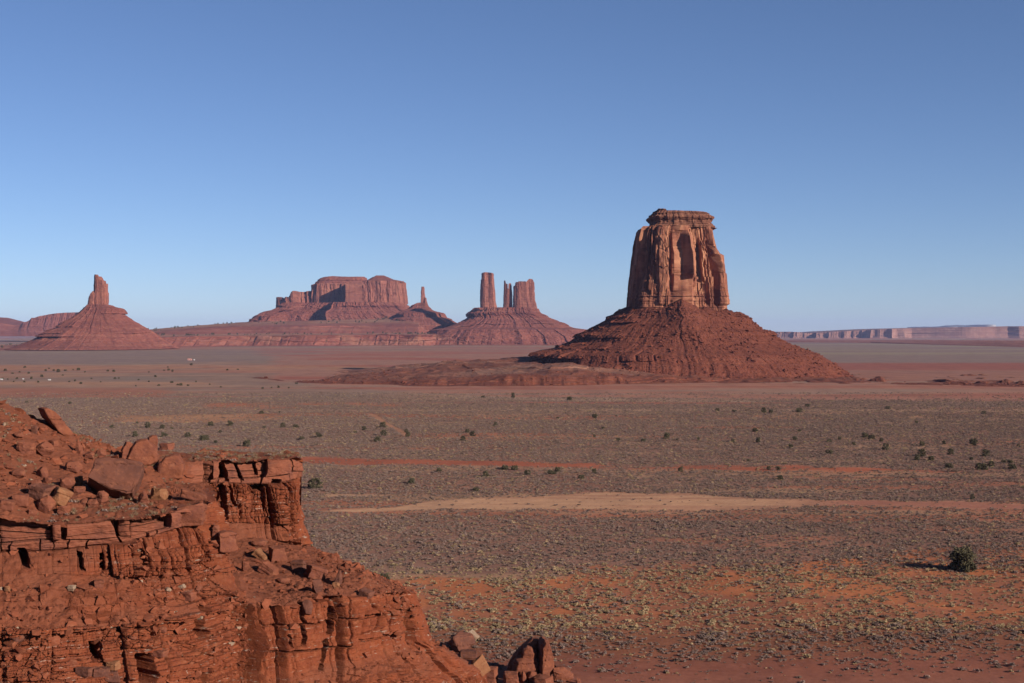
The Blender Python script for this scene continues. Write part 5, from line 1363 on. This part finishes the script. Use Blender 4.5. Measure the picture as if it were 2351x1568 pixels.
def scatter(name, pts, sz, rz, kind, meshes):
    me = bpy.data.meshes.new(name)
    me.vertices.add(len(pts)); me.vertices.foreach_set('co', np.ascontiguousarray(pts, np.float32).ravel())
    for nm, arr, ty in (('size', sz, 'FLOAT'), ('turn', rz, 'FLOAT'), ('kind_index', kind, 'INT')):
        a = me.attributes.new(nm, ty, 'POINT'); a.data.foreach_set('value', np.ascontiguousarray(arr, np.float32 if ty == 'FLOAT' else np.int32))
    o = link(bpy.data.objects.new(name, me)); tag(o, kind='stuff')
    lib = bpy.data.collections.new(name + '_kinds')
    for i, m in enumerate(meshes):
        lib.objects.link(bpy.data.objects.new('%02d_kind' % i, m))
    ng = bpy.data.node_groups.new(name, 'GeometryNodeTree')
    ng.interface.new_socket('Geometry', in_out='INPUT', socket_type='NodeSocketGeometry'); ng.interface.new_socket('Geometry', in_out='OUTPUT', socket_type='NodeSocketGeometry')
    gi, go = ng.nodes.new('NodeGroupInput'), ng.nodes.new('NodeGroupOutput')
    ip = ng.nodes.new('GeometryNodeInstanceOnPoints'); ci = ng.nodes.new('GeometryNodeCollectionInfo')
    ci.inputs['Collection'].default_value = lib; ci.inputs['Separate Children'].default_value = True; ci.inputs['Reset Children'].default_value = True
    def na(nm, ty):
        x = ng.nodes.new('GeometryNodeInputNamedAttribute'); x.data_type = ty; x.inputs['Name'].default_value = nm
        return next(s for s in x.outputs if s.name == 'Attribute' and s.enabled)
    cx = ng.nodes.new('ShaderNodeCombineXYZ'); L = ng.links.new
    L(na('turn', 'FLOAT'), cx.inputs['Z']); L(cx.outputs[0], ip.inputs['Rotation']); L(na('size', 'FLOAT'), ip.inputs['Scale'])
    L(na('kind_index', 'INT'), ip.inputs['Instance Index']); ip.inputs['Pick Instance'].default_value = True
    L(gi.outputs[0], ip.inputs['Points']); L(ci.outputs[0], ip.inputs['Instance']); L(ip.outputs[0], go.inputs[0])
    md = o.modifiers.new('scatter', 'NODES'); md.node_group = ng
    return o

# ------------------------------------------------------------------ settlement specks
def box_into(V, Q, x0, x1, y0, y1, z0, z1):
    b = len(V)
    V += [(x0, y0, z0), (x1, y0, z0), (x1, y1, z0), (x0, y1, z0), (x0, y0, z1), (x1, y0, z1), (x1, y1, z1), (x0, y1, z1)]
    Q += [(b, b + 1, b + 5, b + 4), (b + 1, b + 2, b + 6, b + 5), (b + 2, b + 3, b + 7, b + 6), (b + 3, b, b + 4, b + 7), (b + 4, b + 5, b + 6, b + 7), (b, b + 3, b + 2, b + 1)]

def paint(name, c):
    m, nt, b = nodes(name)
    nt.links.new(mix(nt, ramp(nt, noise(nt, 'object', (.8, .8, .8), 4), .3, .7), c, tuple(v * .8 for v in c)), b.inputs['Base Color']); b.inputs['Roughness'].default_value = .6
    return m

def build_settlement():
    wall, roof, glass, white = paint('pink_stucco', (.50, .26, .22)), paint('roof_sheet', (.42, .20, .17)), paint('window_glass', (.05, .05, .06)), paint('white_panel', (.60, .58, .55))
    def house(px, py, w, h, label, wm, rm, nm='house', cat='house'):
        D = float(gD(py)); k = D / F; W, H = w * k, h * k; dp = W * .6
        r = empty(nm, (xpx(px, D), D, 0), label, cat)
        V, Q = [], []; box_into(V, Q, -W / 2, W / 2, 0, dp, -.4, H * .65)
        mk('wall', V, Q, wm, r)
        z0 = H * .65; e = .4
        V = [(-W / 2 - e, -e, z0), (W / 2 + e, -e, z0), (W / 2 + e, dp + e, z0), (-W / 2 - e, dp + e, z0), (-W / 2 - e, dp / 2, H), (W / 2 + e, dp / 2, H)]
        mk('roof', V, [(0, 1, 5, 4), (2, 3, 4, 5), (0, 4, 4, 3), (1, 2, 5, 5)][:2] + [(0, 3, 2, 1)], rm, r)
        for i in (-1, 1):
            V, Q = [], []; box_into(V, Q, i * W * .28 - W * .07, i * W * .28 + W * .07, -.05, .05, H * .25, H * .5); mk('window', V, Q, glass, r)
        V, Q = [], []; box_into(V, Q, -W * .05, W * .05, -.06, .05, -.3, H * .5); mk('door', V, Q, rm, r)
    house(435, 827, 9, 4, 'small pinkish house alone on the far grey flat', wall, roof)
    house(446, 827, 2.2, 2.2, 'tiny white shed right of the small pinkish house', white, white, 'shed', 'shed')
    house(3, 872, 5, 2.6, 'white trailer home at the left picture edge among junipers', white, white, 'trailer_home', 'house')
    house(53, 871, 2.8, 2.2, 'white box-like trailer between the left edge and the bright one', white, white, 'trailer_home', 'house')
    house(113, 873, 5.5, 2.4, 'brightest white trailer home among the far left junipers', white, white, 'trailer_home', 'house')

# ------------------------------------------------------------------ light, air, camera
def build_world():
    w = bpy.data.worlds.new('World'); SC.world = w; w.use_nodes = True
    nt = w.node_tree; bg = nt.nodes['Background']
    sky = nt.nodes.new('ShaderNodeTexSky'); sky.sky_type = 'NISHITA'; sky.sun_disc = False
    sky.sun_elevation = math.radians(SUN_EL); sky.sun_rotation = math.radians(SUN_AZ)
    sky.altitude = 0; sky.air_density = .6; sky.dust_density = .15; sky.ozone_density = 4.0
    nt.links.new(mix(nt, 1.0, sky.outputs[0], (1.04, .97, 1.0), 'MULTIPLY'), bg.inputs['Color']); bg.inputs['Strength'].default_value = SKY
    L = bpy.data.lights.new('sun', 'SUN'); L.energy = SUN; L.angle = math.radians(.53); L.color = (1, .90, .78)
    o = link(bpy.data.objects.new('sun', L))
    az, el = math.radians(SUN_AZ), math.radians(SUN_EL)
    d = Vector((math.sin(az) * math.cos(el), math.cos(az) * math.cos(el), math.sin(el)))
    o.rotation_euler = d.to_track_quat('Z', 'Y').to_euler(); o.location = d * 3000

def build_haze():
    V, Q = [], []; box_into(V, Q, -30000, 30000, -3000, 42000, -60, 420)
    m = bpy.data.materials.new('desert_air'); m.use_nodes = True; nt = m.node_tree
    nt.nodes.remove(nt.nodes['Principled BSDF'])
    v = nt.nodes.new('ShaderNodeVolumePrincipled'); v.inputs['Color'].default_value = (.45, .56, 1, 1); v.inputs['Density'].default_value = HAZE
    nt.links.new(v.outputs[0], nt.nodes['Material Output'].inputs['Volume'])
    o = mk('haze', V, Q, m); tag(o, kind='stuff'); o.display_type = 'WIRE'

def build_camera():
    c = bpy.data.cameras.new('camera'); c.lens = 50; c.sensor_width = 36; c.clip_start = .1; c.clip_end = 120000
    o = link(bpy.data.objects.new('camera', c)); o.location = (0, 0, CAMZ); o.rotation_euler = (math.pi / 2 - PITCH, 0, 0)
    SC.camera = o

SUN, SKY, HAZE = 5.0, .0635, 1.6e-5
M['ridge_stone'] = rock('loose_stone', (.46, .135, .066), (.33, .095, .05), (.56, .22, .12), 1.0, 'world', bmp=.05)
build_camera(); build_world()
build_ground(); main_butte(); far_buttes(); shelves()
build_ridge(); build_boulders(); build_trees(); build_shrubs(); build_settlement(); build_haze()
SC.view_settings.view_transform = 'Standard'; SC.view_settings.look = 'None'; SC.view_settings.exposure = .72; SC.view_settings.gamma = 1
SC.render.engine = 'CYCLES'
cy = SC.cycles
cy.max_bounces = 5; cy.diffuse_bounces = 1; cy.glossy_bounces = 1; cy.transmission_bounces = 1; cy.volume_bounces = 0; cy.transparent_max_bounces = 4
cy.use_denoising = True; cy.caustics_reflective = False; cy.caustics_refractive = False
